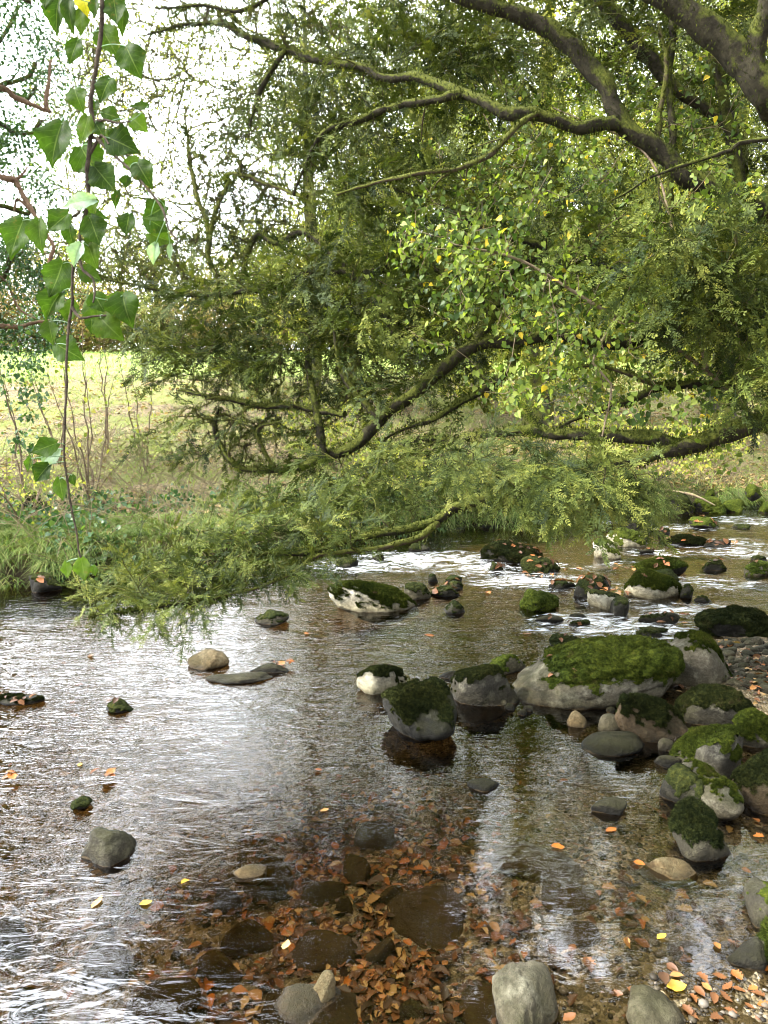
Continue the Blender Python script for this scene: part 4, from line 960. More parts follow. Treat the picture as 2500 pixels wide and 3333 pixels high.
# limbs: photo pixels, axis depth, radius in photo pixels
LIMBS = [
 [(2900, 860, 5.6, 60), (2425, 648, 5.5, 46), (2320, 610, 5.5, 40), (2230, 573, 5.5, 36), (2154, 497, 5.5, 36), (2079, 445, 5.5, 36), (2019, 392, 5.5, 36), (1973, 301, 5.5, 34), (1890, 188, 5.5, 32), (1777, 98, 5.5, 30), (1672, 45, 5.5, 28), (1506, -5, 5.5, 25), (1300, -90, 5.6, 18), (1050, -190, 5.8, 10)],
 [(2850, 620, 5.6, 70), (2600, 400, 5.2, 62), (2500, 301, 5.0, 58), (2403, 188, 5.0, 56), (2320, 113, 5.0, 54), (2252, 53, 5.0, 48), (2140, -20, 5.0, 42), (1950, -160, 5.0, 34), (1700, -330, 5.0, 24), (1400, -480, 5.0, 14)],
 [(2440, 225, 5.0, 40), (2470, 120, 4.95, 36), (2495, 0, 4.9, 34), (2530, -150, 4.9, 28), (2480, -400, 4.8, 16)],
 [(2040, 405, 5.5, 24), (1973, 407, 5.45, 24), (1890, 414, 5.4, 24), (1808, 384, 5.4, 25), (1740, 369, 5.4, 24), (1664, 369, 5.4, 24), (1589, 343, 5.5, 23), (1499, 301, 5.6, 22), (1416, 268, 5.7, 21), (1340, 245, 5.8, 18), (1250, 249, 5.9, 17), (1198, 226, 6, 17), (1115, 211, 6.1, 16), (1017, 196, 6.2, 16), (957, 166, 6.3, 15), (866, 143, 6.4, 14), (791, 113, 6.5, 13), (716, 68, 6.6, 11), (595, 83, 6.7, 8), (482, 113, 6.8, 4)],
 [(1520, 312, 5.6, 17), (1450, 322, 5.6, 17), (1378, 331, 5.7, 16), (1250, 354, 5.8, 15), (1160, 392, 5.9, 14), (1055, 430, 6.0, 12), (1002, 512, 6.1, 9), (960, 640, 6.2, 6)],
 [(1760, 372, 5.4, 11), (1702, 399, 5.3, 11), (1596, 490, 5.2, 11), (1513, 543, 5.2, 10), (1363, 565, 5.2, 9), (1250, 588, 5.3, 8), (1100, 640, 5.4, 5)],
 [(2900, 400, 5.6, 14), (2500, 456, 4.6, 9), (2380, 482, 4.6, 9), (2230, 535, 4.6, 8), (2117, 580, 4.6, 6), (1990, 650, 4.6, 4)],
 [(2180, 800, 5.9, 14), (2184, 716, 5.8, 13), (2184, 452, 5.8, 13), (2184, 249, 5.8, 13), (2192, 0, 5.8, 12), (2200, -200, 5.8, 8)],
 [(2139, 470, 5.6, 11), (2150, 380, 5.6, 11), (2169, 226, 5.6, 10), (2150, 75, 5.6, 7)],
 [(2800, 900, 5.8, 40), (2440, 708, 6.0, 30), (2410, 603, 6.0, 28), (2380, 422, 6.0, 26), (2343, 226, 6.0, 20), (2330, 60, 6.0, 14)],
 [(2420, 560, 6.0, 24), (2403, 452, 6.2, 24), (2335, 377, 6.2, 23), (2230, 316, 6.2, 24), (2140, 225, 6.2, 26), (2071, 143, 6.2, 27), (2004, 60, 6.2, 27), (1943, -20, 6.2, 24), (1850, -160, 6.2, 15)],
 [(2950, 1280, 5.6, 60), (2700, 1330, 5.2, 45), (2500, 1375, 5.0, 37), (2380, 1405, 5.0, 36), (2267, 1443, 5.0, 34), (2192, 1458, 5.0, 31), (2132, 1428, 5.0, 28), (2004, 1420, 5.1, 24), (1850, 1412, 5.3, 22), (1702, 1401, 5.5, 20), (1627, 1409, 5.6, 18), (1551, 1420, 5.7, 16), (1476, 1428, 5.8, 14), (1401, 1424, 5.9, 12), (1310, 1440, 6.0, 7)],
 [(2900, 1120, 5.6, 55), (2500, 1088, 5.4, 42), (2400, 1070, 5.4, 38), (2290, 1043, 5.4, 30), (2150, 1090, 5.4, 26), (2004, 1119, 5.4, 25), (1815, 1088, 5.5, 24), (1664, 1119, 5.6, 24), (1551, 1126, 5.6, 25), (1499, 1156, 5.6, 27), (1438, 1209, 5.7, 27), (1363, 1262, 5.8, 27), (1288, 1322, 5.9, 26), (1250, 1352, 5.9, 25), (1191, 1420, 6, 23), (1115, 1465, 6.1, 20), (1040, 1495, 6.2, 18), (965, 1518, 6.3, 15), (889, 1529, 6.3, 13), (791, 1525, 6.4, 11), (746, 1495, 6.4, 11), (716, 1443, 6.5, 10), (701, 1382, 6.5, 9), (712, 1330, 6.5, 6)],
 [(1690, 1112, 5.6, 18), (1672, 1156, 5.6, 17), (1657, 1201, 5.6, 16), (1582, 1262, 5.7, 15), (1506, 1307, 5.8, 13), (1438, 1352, 5.8, 12), (1325, 1390, 5.9, 8), (1250, 1440, 6.0, 5)],
 [(2900, 1300, 5.6, 30), (2500, 1262, 5.3, 15), (2305, 1254, 5.3, 16), (2154, 1258, 5.3, 15), (2041, 1307, 5.3, 13), (1910, 1340, 5.4, 10), (1800, 1400, 5.5, 6)],
 [(2200, 1256, 5.3, 13), (2117, 1250, 5.3, 11), (2041, 1216, 5.3, 10), (1930, 1190, 5.3, 7), (1820, 1200, 5.3, 4)],
 [(2330, 1425, 5.0, 28), (2100, 1490, 4.9, 27), (1900, 1520, 4.9, 27), (1717, 1563, 4.9, 26), (1627, 1593, 4.9, 25), (1551, 1631, 4.9, 22), (1476, 1661, 4.9, 20), (1401, 1706, 4.9, 18), (1325, 1729, 4.85, 15), (1250, 1736, 4.8, 14), (1130, 1759, 4.75, 12), (1017, 1797, 4.7, 11), (851, 1805, 4.6, 10), (791, 1858, 4.5, 9), (723, 1926, 4.5, 8), (620, 1965, 4.4, 7), (450, 1990, 4.3, 5), (290, 2012, 4.2, 3)],
 [(1420, 1700, 4.9, 14), (1363, 1745, 4.8, 13), (1250, 1778, 4.75, 11), (1130, 1797, 4.7, 10), (1040, 1813, 4.65, 9), (972, 1858, 4.6, 8), (889, 1896, 4.5, 8), (829, 1918, 4.45, 7), (723, 1945, 4.4, 5), (600, 1990, 4.3, 3)],
 [(1002, 640, 6.4, 7), (760, 570, 6.9, 8), (746, 588, 7.0, 8), (701, 701, 7, 9), (678, 814, 7, 10), (708, 904, 7, 8), (720, 950, 7, 5)],
 [(678, 780, 7, 9), (671, 716, 7, 11), (640, 640, 7, 10), (618, 527, 7, 7), (606, 420, 7, 3)],
 [(925, 165, 6.3, 12), (889, 226, 6.3, 12), (844, 301, 6.3, 10), (814, 407, 6.3, 4)],
 [(1170, 900, 6.2, 20), (1000, 760, 6.5, 15), (904, 791, 6.7, 14), (844, 761, 6.8, 13), (800, 830, 6.8, 11), (791, 919, 6.8, 7)],
 [(1300, 1100, 6.0, 22), (1170, 900, 6.2, 20), (1000, 890, 6.4, 15), (850, 940, 6.5, 12), (640, 960, 6.7, 9), (430, 925, 6.8, 6), (300, 900, 6.9, 3)],
 [(1120, 1350, 6.0, 14), (960, 1330, 6.2, 12), (814, 1315, 6.3, 11), (678, 1284, 6.4, 9), (580, 1269, 6.5, 5)],
 [(889, 1529, 6.3, 9), (850, 1450, 6.3, 11), (838, 1400, 6.3, 9), (920, 1370, 6.2, 4)],
 [(1060, 1490, 6.1, 15), (1040, 1400, 6.1, 17), (1020, 1300, 6.1, 14), (1000, 1200, 6.2, 10), (1010, 1100, 6.2, 7)],
 [(1235, 1370, 5.9, 16), (1190, 1310, 5.9, 15), (1130, 1240, 5.9, 13), (1100, 1170, 5.9, 9), (1080, 1040, 5.9, 5)],
 [(1551, 1126, 5.6, 22), (1600, 1000, 5.7, 20), (1480, 900, 5.9, 19), (1300, 860, 6.1, 18), (1170, 900, 6.2, 19)],
 [(2900, 950, 5.6, 60), (2500, 1010, 5.6, 40), (2200, 985, 5.7, 30), (1950, 850, 5.7, 28), (1870, 835, 5.7, 27), (1700, 850, 5.7, 20), (1620, 990, 5.7, 18)],
 [(1888, 838, 5.7, 18), (1600, 760, 5.8, 14), (1480, 690, 5.9, 12), (1380, 640, 6.0, 9), (1270, 610, 6.2, 6)],
 [(1070, -180, 5.8, 14), (900, -30, 6.2, 12), (800, 30, 6.3, 10), (650, 20, 6.4, 6), (500, 30, 6.4, 3)],
]
sk = Skel(); limb_objs = []; limb_mb = []
for li, L in enumerate(LIMBS):
    pts = [P(a, b, d*YS) for a, b, d, r in L]; rad = [r/F*d*YS for a, b, d, r in L]
    if L[0][0] > 2650:
        pts[0] = np.array([TRK[0], TRK[1], max(.9, pts[0][2]-.1)])
    pp, rr = catmull(pts, rad, .05); pp = pp+np.stack([fbm(pp*5+li, 3, k+3) for k in range(3)], 1)*.022
    mb = MB(); tube(mb, local(pp), rr*.8, 10 if rad[1] > .03 else 7, .5, li, lsc=11)
    o = mb.build('limb', M['bark'] if rad[0] > .024 else M['bark_moss'], yew); limb_objs.append(o)
    sk.add(pp, rr, li)
    mb2 = MB(); moss_tufts(mb2, local(pp), rr, 60 if rad[1] > .03 else 30, .019); mb2.build('moss', M['moss'], o)

# (px, py, rx, ry, depth, spread, branch ends, sprays per end, mode)
YREG = [
 (480, 1970, 220, 40, 4.4, .3, 44, 'n'), (420, 1870, 210, 50, 4.5, .3, 26, 'n'), (640, 1820, 240, 100, 4.6, .35, 66, 'n'), (900, 1720, 280, 110, 4.9, .4, 64, 'n'), (1150, 1680, 200, 80, 5.1, .4, 34, 'n'), (1350, 1620, 200, 80, 5.2, .3, 26, 'n'), (820, 1850, 200, 45, 4.6, .3, 34, 'n'), (560, 1915, 200, 50, 4.4, .3, 30, 'n'),
 (1750, 1495, 330, 70, 4.3, .3, 60, 'h'), (1900, 1560, 240, 65, 4.1, .3, 48, 'h'), (1850, 1640, 40, 50, 4.0, .1, 8, 'h'), (2090, 1580, 80, 60, 4.1, .15, 16, 'h'), (1480, 1500, 260, 110, 5.6, .4, 30, 'h'),
 (850, 1040, 400, 170, 6.4, .6, 90, 'f'), (620, 1130, 240, 110, 6.6, .4, 34, 'f'), (950, 1250, 330, 170, 6.4, .5, 46, 'm'), (1300, 1050, 280, 240, 6.0, .6, 80, 'f'), (1150, 880, 300, 110, 6.2, .5, 50, 'f'), (450, 1070, 140, 50, 6.9, .3, 10, 'f'), (750, 1420, 260, 120, 6.5, .5, 22, 'm'), (1250, 1480, 320, 90, 5.9, .5, 34, 'f'), (1000, 1590, 260, 70, 6, .4, 22, 'f'), (520, 1430, 110, 40, 6.4, .2, 5, 'f'),
 (2250, 880, 260, 170, 4.9, .4, 66, 'f'), (2400, 780, 130, 130, 4.7, .3, 26, 'f'), (2330, 1030, 220, 100, 4.8, .3, 36, 'f'), (2450, 1250, 80, 120, 4.6, .3, 18, 'f'), (1900, 720, 130, 80, 5.2, .3, 18, 'f'), (1750, 880, 250, 120, 5.9, .4, 20, 'f'),
 (1000, 330, 230, 140, 6.6, .5, 44, 'f'), (1350, 150, 290, 140, 6.4, .5, 50, 'f'), (1600, 220, 200, 110, 6.3, .4, 24, 'f'), (1870, 130, 220, 130, 6.2, .5, 24, 'f'), (1150, 500, 260, 130, 6.4, .5, 42, 'f'), (790, 620, 200, 150, 7.0, .4, 26, 'm'), (560, 850, 250, 110, 7.0, .4, 34, 'm'), (1300, 680, 300, 130, 6.1, .4, 36, 'f'), (2350, 60, 140, 60, 5.6, .3, 12, 'f'), (950, 60, 200, 60, 6.5, .4, 22, 'm'), (640, 50, 120, 40, 6.6, .3, 7, 'm'), (2100, 40, 200, 60, 6.2, .3, 12, 'f'), (700, 400, 160, 130, 7.0, .4, 12, 'm'), (1500, 560, 200, 90, 5.8, .4, 14, 'f'),
 (1900, -420, 700, 250, 6.0, .9, 90, 'b'), ((3.2, 4.2, 6.9), 3.3, 4.4, 2.1, 0, 0, 330, 'o'), ((3.6, 7.0, 5.8), 2.2, 2.2, 2.0, 0, 0, 70, 'b'), ((1.8, 7.3, 4.2), 2.3, 1.7, 2.6, 0, 0, 330, 'b'), ((.25, 6.3, 3.5), 1.0, 1.1, 2.1, 0, 0, 80, 'b')]
foli = [MB() for _ in LIMBS]; twg = [MB() for _ in LIMBS]
def sprays(paths, tmpl, gap, mode, scale=1.0):
    for pts, rad, own in paths:
        seg = np.linalg.norm(np.diff(pts, axis=0), axis=1); cum = np.concatenate([[0], np.cumsum(seg)]); L = cum[-1]
        m = max(2, int(L*.85/gap)); s = np.linspace(L*.18, L, m)+RNG.uniform(-.3, .3, m)*gap; s = np.clip(s, 0, L)
        q = np.stack([np.interp(s, cum, pts[:, k]) for k in range(3)], 1); t = norm(np.stack([np.interp(s, cum, np.gradient(pts[:, k])) for k in range(3)], 1))
        side = norm(np.cross(t, [0, 0, 1])); sg = np.where(np.arange(m) % 2, 1, -1)[:, None]
        X = norm(t*.7+side*sg*.75+.35*RNG.normal(size=(m, 3))+np.array([0, 0, -.8 if mode == 'h' else -.12]))
        X[-1] = norm(t[-1]+np.array([0, 0, -.2]))
        Z = norm(np.array([0, 0, 1.0])+.55*RNG.normal(size=(m, 3))+(np.array([0, -.8, 0]) if mode == 'h' else 0))
        base = RNG.uniform(.05, .72)
        stamp_many(foli[own], tmpl, local(q), X, Z, scale*RNG.uniform(.65, 1.15, m), np.clip(base+.16*RNG.normal(size=m), 0, .86))
for ri, (px, py, rx, ry, d, dd, n, mode) in enumerate(YREG):
    if mode in 'fm' and not isinstance(px, tuple) and py > 900: d += .16
    if mode in 'fhn': n = int(n*(1.35 if mode == 'n' else 2.0 if mode == 'h' else 2.3)*(1.25 if 6.2 < d < 6.6 and 900 < py < 1300 else 1))
    elif mode == 'm': n = int(n*2.6)
    tg = pell(n, px, py, rx, ry, d*YS, dd*YS) if not isinstance(px, tuple) else ell(n, px, py, rx, ry)
    paths = grow(sk, tg, .0025, .022, .07, .10, .10 if mode != 'h' else .2, ri+1, maxlen=5)
    for pts, rad, own in paths: tube(twg[own], local(pts), rad*(1.5 if mode == 'm' else 1), 4, .5 if mode == 'm' else .2, ri, rnd=.5)
    if mode == 'o': sprays(paths, YEWF, .12, mode, 2.3)
    elif mode == 'm':
        sprays(paths, YEW, .10, mode, .75)
        for pts, rad, own in paths: moss_tufts(twg[own], local(pts), rad, 14, .024)
    elif mode == 'b': sprays(paths, YEWF, .10, mode, 1.5)
    elif mode == 'n': sprays(paths, YEWN, .060, mode, .75)
    elif mode == 'h': sprays(paths, YEWN, .062, mode, .85)
    else: sprays(paths, YEW, .052, mode, .95)
for o, f, t in zip(limb_objs, foli, twg):
    if f.n: f.build('foliage', M['yew'], o)
    if t.n: t.build('twigs', M['bark_moss'], o)
print('yew sprays verts', sum(f.n for f in foli), 'nodes', sk.n)

# ------------------------------------------------------------------ ivy climbing through the yew
def leaf_cloud(mb, pts, n_per, size, jit=.06, tm=IVYT, face=(-.2, -.5, .75), rlo=0, rhi=1, skew=1.0, base=None, hang=.5):
    p = np.repeat(pts, n_per, 0)+RNG.normal(size=(len(pts)*n_per, 3))*jit; m = len(p)
    X = norm(rdir(m)+np.array([0, 0, -hang*1.6])); Z = norm(np.asarray(face)+.7*rdir(m))
    rn = rlo+(rhi-rlo)*RNG.random(m)**skew
    if base is not None: rn = np.clip(np.repeat(base, n_per)+.15*RNG.normal(size=m), 0, .85); k = RNG.random(m) > .975; rn[k] = .97
    stamp_many(mb, tm, p, X, Z, size*RNG.uniform(.6, 1.25, m), rn)
def leaf_tube_thing(name, label, cat, org, reg, mat_leaf, mat_stem, seed_pts, size, n_leaf, per, root=None, rtip=.002, jit=.05):
    s2 = Skel(); e = empty(name, org); org = np.asarray(org, float); st = MB(); fo = MB()
    for pl, r0, r1 in seed_pts:
        pp, rr = catmull(pl, np.linspace(r0, r1, len(pl)), .06); s2.add(pp, rr, 0); tube(st, pp-org, rr, 6, .3)
    for k, (px, py, rx, ry, d, dd, n) in enumerate(reg):
        paths = grow(s2, pell(n, px, py, rx, ry, d*YS+.22, dd), rtip, .008, .06, .16, .0, k+60, maxlen=3)
        for pts, rad, own in paths:
            tube(st, pts-org, rad, 3, .1); m = max(2, int(len(pts)*.9)); q = pts[RNG.integers(len(pts)//4, len(pts), per)]
            leaf_cloud(fo, q-org, 1, size, jit, base=np.full(per, R(.15, .85)))
    st.build('stem', mat_stem, e); fo.build('foliage', mat_leaf, e); return tag(e, label, cat)
IREG = [(1480, 820, 230, 120, 5.0, .35, 70), (1750, 560, 260, 120, 5.2, .35, 60), (1700, 940, 270, 130, 4.9, .3, 90), (1900, 1090, 260, 110, 4.8, .3, 70), (2000, 800, 220, 110, 4.9, .3, 50), (1650, 300, 200, 110, 6.0, .3, 36), (1950, 300, 150, 120, 6.0, .3, 24),
        (2250, 450, 190, 160, 5.8, .4, 44), (2360, 620, 120, 80, 5.0, .2, 34), (1800, 1270, 250, 80, 4.9, .3, 44), (2200, 1330, 210, 90, 4.8, .3, 36), (2280, 1480, 170, 40, 4.9, .2, 16), (2350, 250, 120, 100, 5.3, .3, 16), (1560, 680, 200, 80, 5.3, .3, 30), (2250, 1180, 200, 70, 5.0, .3, 26), (1300, 900, 150, 100, 5.6, .2, 20), (1450, 600, 250, 150, 5.5, .3, 26), (1500, 1050, 250, 120, 5.3, .3, 26), (2100, 200, 250, 120, 6.3, .3, 24), (2400, 900, 120, 200, 4.7, .2, 18)]
leaf_tube_thing('climbing_ivy', 'yellow-green climbing ivy with winding stems hanging through the middle of the yew', 'ivy', P(2184, 1200, 4.2), IREG, M['ivy'], M['twig'],
    [([P(2750, 1700, 5.5*YS), P(2400, 1300, 5.3*YS), P(2150, 1100, 5.2*YS), P(1950, 1000, 5.1*YS), P(1700, 850, 5.1*YS), P(1500, 800, 5.1*YS)], .014, .006), ([P(2300, 1200, 5.2*YS), P(2200, 800, 5.3*YS), P(2100, 500, 5.5*YS), P(1800, 350, 5.6*YS)], .010, .004), ([P(2000, 1040, 5.1*YS), P(1930, 1180, 4.9*YS), P(1990, 1250, 4.9*YS), P(1960, 1420, 4.9*YS)], .008, .004)],
    .034, 0, 10, jit=.045)

# ------------------------------------------------------------------ trees on the far bank
def bgtree(name, label, px, D, height, r0, crown, nb, nt, leaf=None, nleaf=0, lsize=.05, lean=0, barkm='bark_grey', seed=0, twigr=.004, wig=.2, lskew=1.0, tufts=0, group=None, clump=.22, base=None):
    b = P(px, 1230, D) if base is None else np.array(base); z0 = float(groundz(b[0], b[1])[0])-.1; org = np.array([b[0], b[1], z0]); e = empty(name, org)
    top = org+np.array([lean, 0, height]); tr = [org, org+(top-org)*.3+np.array([.1, 0, 0]), org+(top-org)*.65+np.array([-.08*lean, .1, 0]), top]
    pp, rr = catmull(tr, [r0*1.25, r0*.9, r0*.6, r0*.12], .25); s2 = Skel(); s2.add(pp[len(pp)//5:], rr[len(pp)//5:], 0)
    mb = MB(); tube(mb, pp-org, rr, 10, .3, seed); mb.build('trunk', M[barkm], e)
    br = MB(); fo = MB(); per = nb//len(crown)
    big = []
    for c in crown: big.append(ell(per, org+np.array(c[:3]), *c[3:6]))
    P1 = grow(s2, np.concatenate(big), .02*r0/.2, r0*.5, .22, wig, 0, seed, maxlen=12, follow=.5)
    for pts, rad, o_ in P1:
        tube(br, pts-org, rad, 5, .4, seed)
        if tufts: moss_tufts(br, pts-org, rad, tufts, .07)
    fine = []
    pern = nt//len(crown)
    for c in crown: fine.append(ell(pern, org+np.array(c[:3]), *(np.array(c[3:6])*1.12), shell=.2))
    P2 = grow(s2, np.concatenate(fine), twigr, r0*.14, .16, wig*1.2, 0, seed+1, maxlen=6, follow=.6)
    ends = []
    for pts, rad, o_ in P2: tube(br, pts-org, rad, 3, .2, seed); ends.append(pts[len(pts)//3:])
    br.build('branches', M[barkm], e)
    if leaf and nleaf:
        q = np.concatenate(ends); nn = nleaf; c = q[RNG.integers(0, len(q), nn)]-org+RNG.normal(size=(nn, 3))*clump
        bs = np.clip(.5+.9*fbm(c*.9, 3, seed), 0, 1)*.8+.2*RNG.random(nn)
        stamp_many(fo, SMALL, c, norm(rdir(nn)+np.array([0, 0, -.3])), norm(np.array([-.5, -.3, .9])+.8*rdir(nn)), lsize*RNG.uniform(.6, 1.3, nn), np.clip(bs, 0, 1)**lskew)
        fo.build('foliage', M[leaf], e)
    return tag(e, label, 'tree', group)
def xz(px, py, D):
    """offset helper: world x and z of a photo pixel at depth D"""
    p = P(px, py, D); return p
def crown_at(px, D, cs, base=None):
    b = P(px, 1230, D); z0 = float(groundz(b[0], b[1])[0])-.1; out = []
    for cx_, cy_, rx, ry in cs:
        p = P(cx_, cy_, D); out.append((p[0]-b[0], R(-.8, .8), p[2]-z0, rx/F*D, 1.6, ry/F*D))
    return out
bgtree('bare_tree', 'bare mossy tree with tangled contorted twigs against the white sky', 1010, 15, 7.8, .15, crown_at(1010, 15, [(620, 420, 330, 300), (860, 280, 300, 260), (600, 700, 330, 200), (1000, 600, 300, 300), (480, 250, 200, 160), (1250, 350, 300, 300), (360, 620, 230, 300), (420, 900, 250, 130), (300, 350, 140, 200)]), 300, 12000, 'bgleaf', 34000, .05, 0, 'bark_grey', 1, .0095, .22, tufts=2)
bgtree('leafy_tree', 'sunlit yellow-green leafy tree behind the bare mossy one', 1560, 19, 10.0, .16, crown_at(1560, 19, [(1150, 500, 300, 350), (1400, 350, 330, 350), (1300, 900, 350, 260), (1000, 900, 230, 220), (1600, 700, 300, 300)]), 60, 900, 'bgleaf', 60000, .085, 0, 'bark_grey', 2, .008)
bgtree('leafy_tree', 'bushy yellow-green tree seen through the ivy in the centre', 1750, 16, 9.5, .28, crown_at(1750, 16, [(1700, 300, 350, 330), (2000, 500, 350, 350), (1750, 850, 350, 300), (2050, 150, 350, 250)]), 60, 900, 'bgleaf', 60000, .075, 0, 'bark_grey', 3, .007)
bgtree('leafy_tree', 'pale leafy tree behind the big limbs at the upper right', 2350, 17, 10.5, .28, crown_at(2350, 17, [(2350, 350, 350, 350), (2500, 700, 350, 350), (2200, 900, 330, 250), (2500, 100, 350, 250)]), 60, 900, 'bgleaf', 60000, .08, 0, 'bark_grey', 4, .007)
bgtree('bare_tree', 'thin bare tree with a slim mossy trunk right of the tangled one', 1130, 17, 7.8, .10, crown_at(1130, 17, [(900, 330, 300, 200), (1200, 200, 300, 200), (760, 850, 250, 140)]), 60, 2200, 'bgleaf', 16000, .055, .6, 'bark_grey', 5, .006, tufts=2)
# ivy-clad tree at the left edge
bgtree('ivy_clad_tree', 'ivy-covered tree with small dark leaves cut by the left edge', -180, 9.5, 8.0, .28, crown_at(-180, 9.5, [(-20, 250, 190, 330), (-80, 600, 190, 300), (-30, 1000, 150, 220), (-250, 100, 300, 400), (-120, -50, 250, 200)]), 80, 620, 'ivy_dark', 42000, .052, 0, 'bark_moss', 6, .005, .2, clump=.11)
ivt = bpy.data.objects['ivy_clad_tree']; io = np.array(ivt.location)
for pl, r0, lab in [([(-180, 300, 9.3), (0, 285, 9), (50, 318, 9), (105, 340, 9), (150, 358, 8.95), (166, 362, 8.95)], 11, None), ([(150, 358, 8.95), (152, 310, 8.95), (160, 250, 8.95), (166, 195, 8.95)], 8, None),
                    ([(-180, 480, 9.3), (20, 582, 9), (50, 588, 9), (72, 640, 9), (100, 685, 9), (125, 725, 9), (160, 775, 9), (175, 805, 9), (160, 850, 9), (158, 930, 9), (155, 1000, 9)], 10, None), ([(50, 588, 9), (80, 560, 9), (95, 535, 9)], 5, None), ([(100, 685, 9), (60, 650, 9.1), (48, 690, 9.1)], 6, None),
                    ([(-180, 1050, 9.3), (0, 1060, 9), (60, 1065, 9), (100, 1050, 9), (160, 1045, 9)], 10, None), ([(-150, 820, 9.2), (0, 900, 9.1), (60, 1000, 9.1), (120, 1040, 9.0)], 5, None)]:
    pp, rr = catmull([P(*q) for q in pl], np.linspace(r0, r0*.45, len(pl))/F*9, .05); mb = MB(); pp = wiggle(pp, .03, r0); tube(mb, pp-io, rr, 7, .45, 3); mb.build('dead_limb', M['bark_dead'], ivt)
# woods beyond the meadow
WL = [('brown-leaved tree in the wood beyond the meadow, far left', -300), ('thin autumn tree behind the hanging ivy strand, beyond the meadow', 150), ('russet tree beyond the bright strip of meadow', 520), ('bare-topped autumn tree behind the tangled tree', 900), ('distant tree behind the centre of the yew', 1350), ('distant tree behind the ivy in the yew', 1800), ('distant tree behind the upper right limbs', 2250), ('distant tree beyond the right-hand bank', 2700)]
for i, (lab, px) in enumerate(WL):
    D = [44, 40, 46, 42, 38, 36, 34, 36][i]; far = i >= 4
    cs = [(px+R(-60, 60), 960 if not far else 700, 230, 150 if not far else 420), (px+150, 1040 if not far else 950, 200, 90 if not far else 250), (px-150, 1050 if not far else 950, 200, 90 if not far else 250)]
    bgtree('woodland_tree', lab, px, D, 6.5 if not far else 14, .22, crown_at(px, D, cs), 45, 420, 'brown_leaf' if not far else 'bgleaf', 26000 if not far else 30000, .17 if not far else .26, 0, 'bark_grey', 20+i, .022, .3, group='trees beyond the meadow', clump=.4)

hg = empty('hedge', (0, 46, float(groundz(0, 46)[0]))); ho_ = np.array(hg.location)
hx = RNG.uniform(-34, 34, 26000); hy = 46+RNG.normal(size=26000)*.7; hz = groundz(hx, hy)+RNG.uniform(0, 1, 26000)**.8*(1.7+.5*n2(hx, hx*0, .25, 3, 8))
mb = MB(); stamp_many(mb, SMALL, np.stack([hx, hy, hz], 1)-ho_, rdir(26000), norm(np.array([-.4, -.6, .6])+.8*rdir(26000)), RNG.uniform(.14, .3, 26000), RNG.random(26000)*.8); mb.build('foliage', M['brown_leaf'], hg)
st = MB(); 
for i in range(90): x = R(-34, 34); z0 = float(groundz(x, 46)[0]); tube(st, wiggle(np.linspace([x, 46, z0-.1], [x+R(-.6, .6), 46+R(-.4, .4), z0+1.6], 6), .1, i)-ho_, np.linspace(.05, .01, 6), 4)
st.build('stems', M['bark_grey'], hg); tag(hg, 'low brown hedge running along the far side of the meadow', 'hedge')

# ------------------------------------------------------------------ bank growth
def blades(mb, pos, ln, wd, dirn, rn, segs=3, droop=.8):
    """curved grass blades, one mesh of uncountable grass"""
    n = len(pos); d = norm(dirn); side = norm(np.cross(d, [0, 0, 1])+1e-4); V = []
    for s in range(segs+1):
        t = s/segs; h = norm(np.stack([d[:, 0]*.5, d[:, 1]*.5, np.ones(n)], 1)); c = pos+h*(ln*t)[:, None]+np.stack([d[:, 0], d[:, 1], -np.ones(n)*droop], 1)*(ln*t*t*.6)[:, None]
        w = (wd*(1-t*.95))[:, None]; V += [c-side*w, c+side*w]
    V = np.stack(V, 1); k = 2*(segs+1); i = np.arange(n)[:, None]*k
    for s in range(segs):
        pass
    q = np.concatenate([np.stack([i[:, 0]+2*s, i[:, 0]+2*s+1, i[:, 0]+2*s+3, i[:, 0]+2*s+2], 1) for s in range(segs)])
    mb.add(V.reshape(-1, 3), None, q, np.repeat(rn, k))
def bankpts(n, x0, x1, d0, d1, pw=1.0):
    x = RNG.uniform(x0, x1, n); d = d0+(d1-d0)*RNG.random(n)**pw; y = yfar(x)+d; return np.stack([x, y, bankz(x, y)], 1), d
# strappy sedge hanging over the bank lip
mb = MB(); p, d = bankpts(2600, -6, 1.5, .12, 1.1); cl = p[RNG.integers(0, 420, 15000)]+RNG.normal(size=(15000, 3))*np.array([.06, .06, 0])
cl[:, 2] = bankz(cl[:, 0], cl[:, 1]); blades(mb, cl, RNG.uniform(.12, .34, 15000), RNG.uniform(.003, .006, 15000), norm(RNG.normal(size=(15000, 3))*np.array([1, 1, 0])+np.array([0, -.9, 0])), np.clip(RNG.random(15000)*.85+.05, 0, 1), droop=1.1)
p, d = bankpts(9000, -8, 9, .3, 5.5, 1.2); p = p[n2(p[:, 0], p[:, 1], 1.3, 3, 57) > -.05]; m_ = len(p)
blades(mb, p, RNG.uniform(.16, .42, m_), RNG.uniform(.003, .006, m_), norm(RNG.normal(size=(m_, 3))*np.array([1, 1, 0])+np.array([.3, -.3, 0])), RNG.uniform(.6, 1, m_), 3, .9)
cl = bankpts(260, -7, 9, -.02, .32)[0]; cl = cl[RNG.integers(0, 260, 11000)]+RNG.normal(size=(11000, 3))*np.array([.05, .04, 0]); cl[:, 2] = bankz(cl[:, 0], cl[:, 1])
blades(mb, cl, RNG.uniform(.14, .36, 11000), RNG.uniform(.003, .006, 11000), norm(RNG.normal(size=(11000, 3))*np.array([.7, .5, 0])+np.array([0, -1.2, 0])), RNG.random(11000)*.95, 3, 1.9)
p, d = bankpts(60000, -14, 16, .3, 13, 1.3); p = p[n2(p[:, 0], p[:, 1], .9, 3, 51) > -.3]; n = len(p)
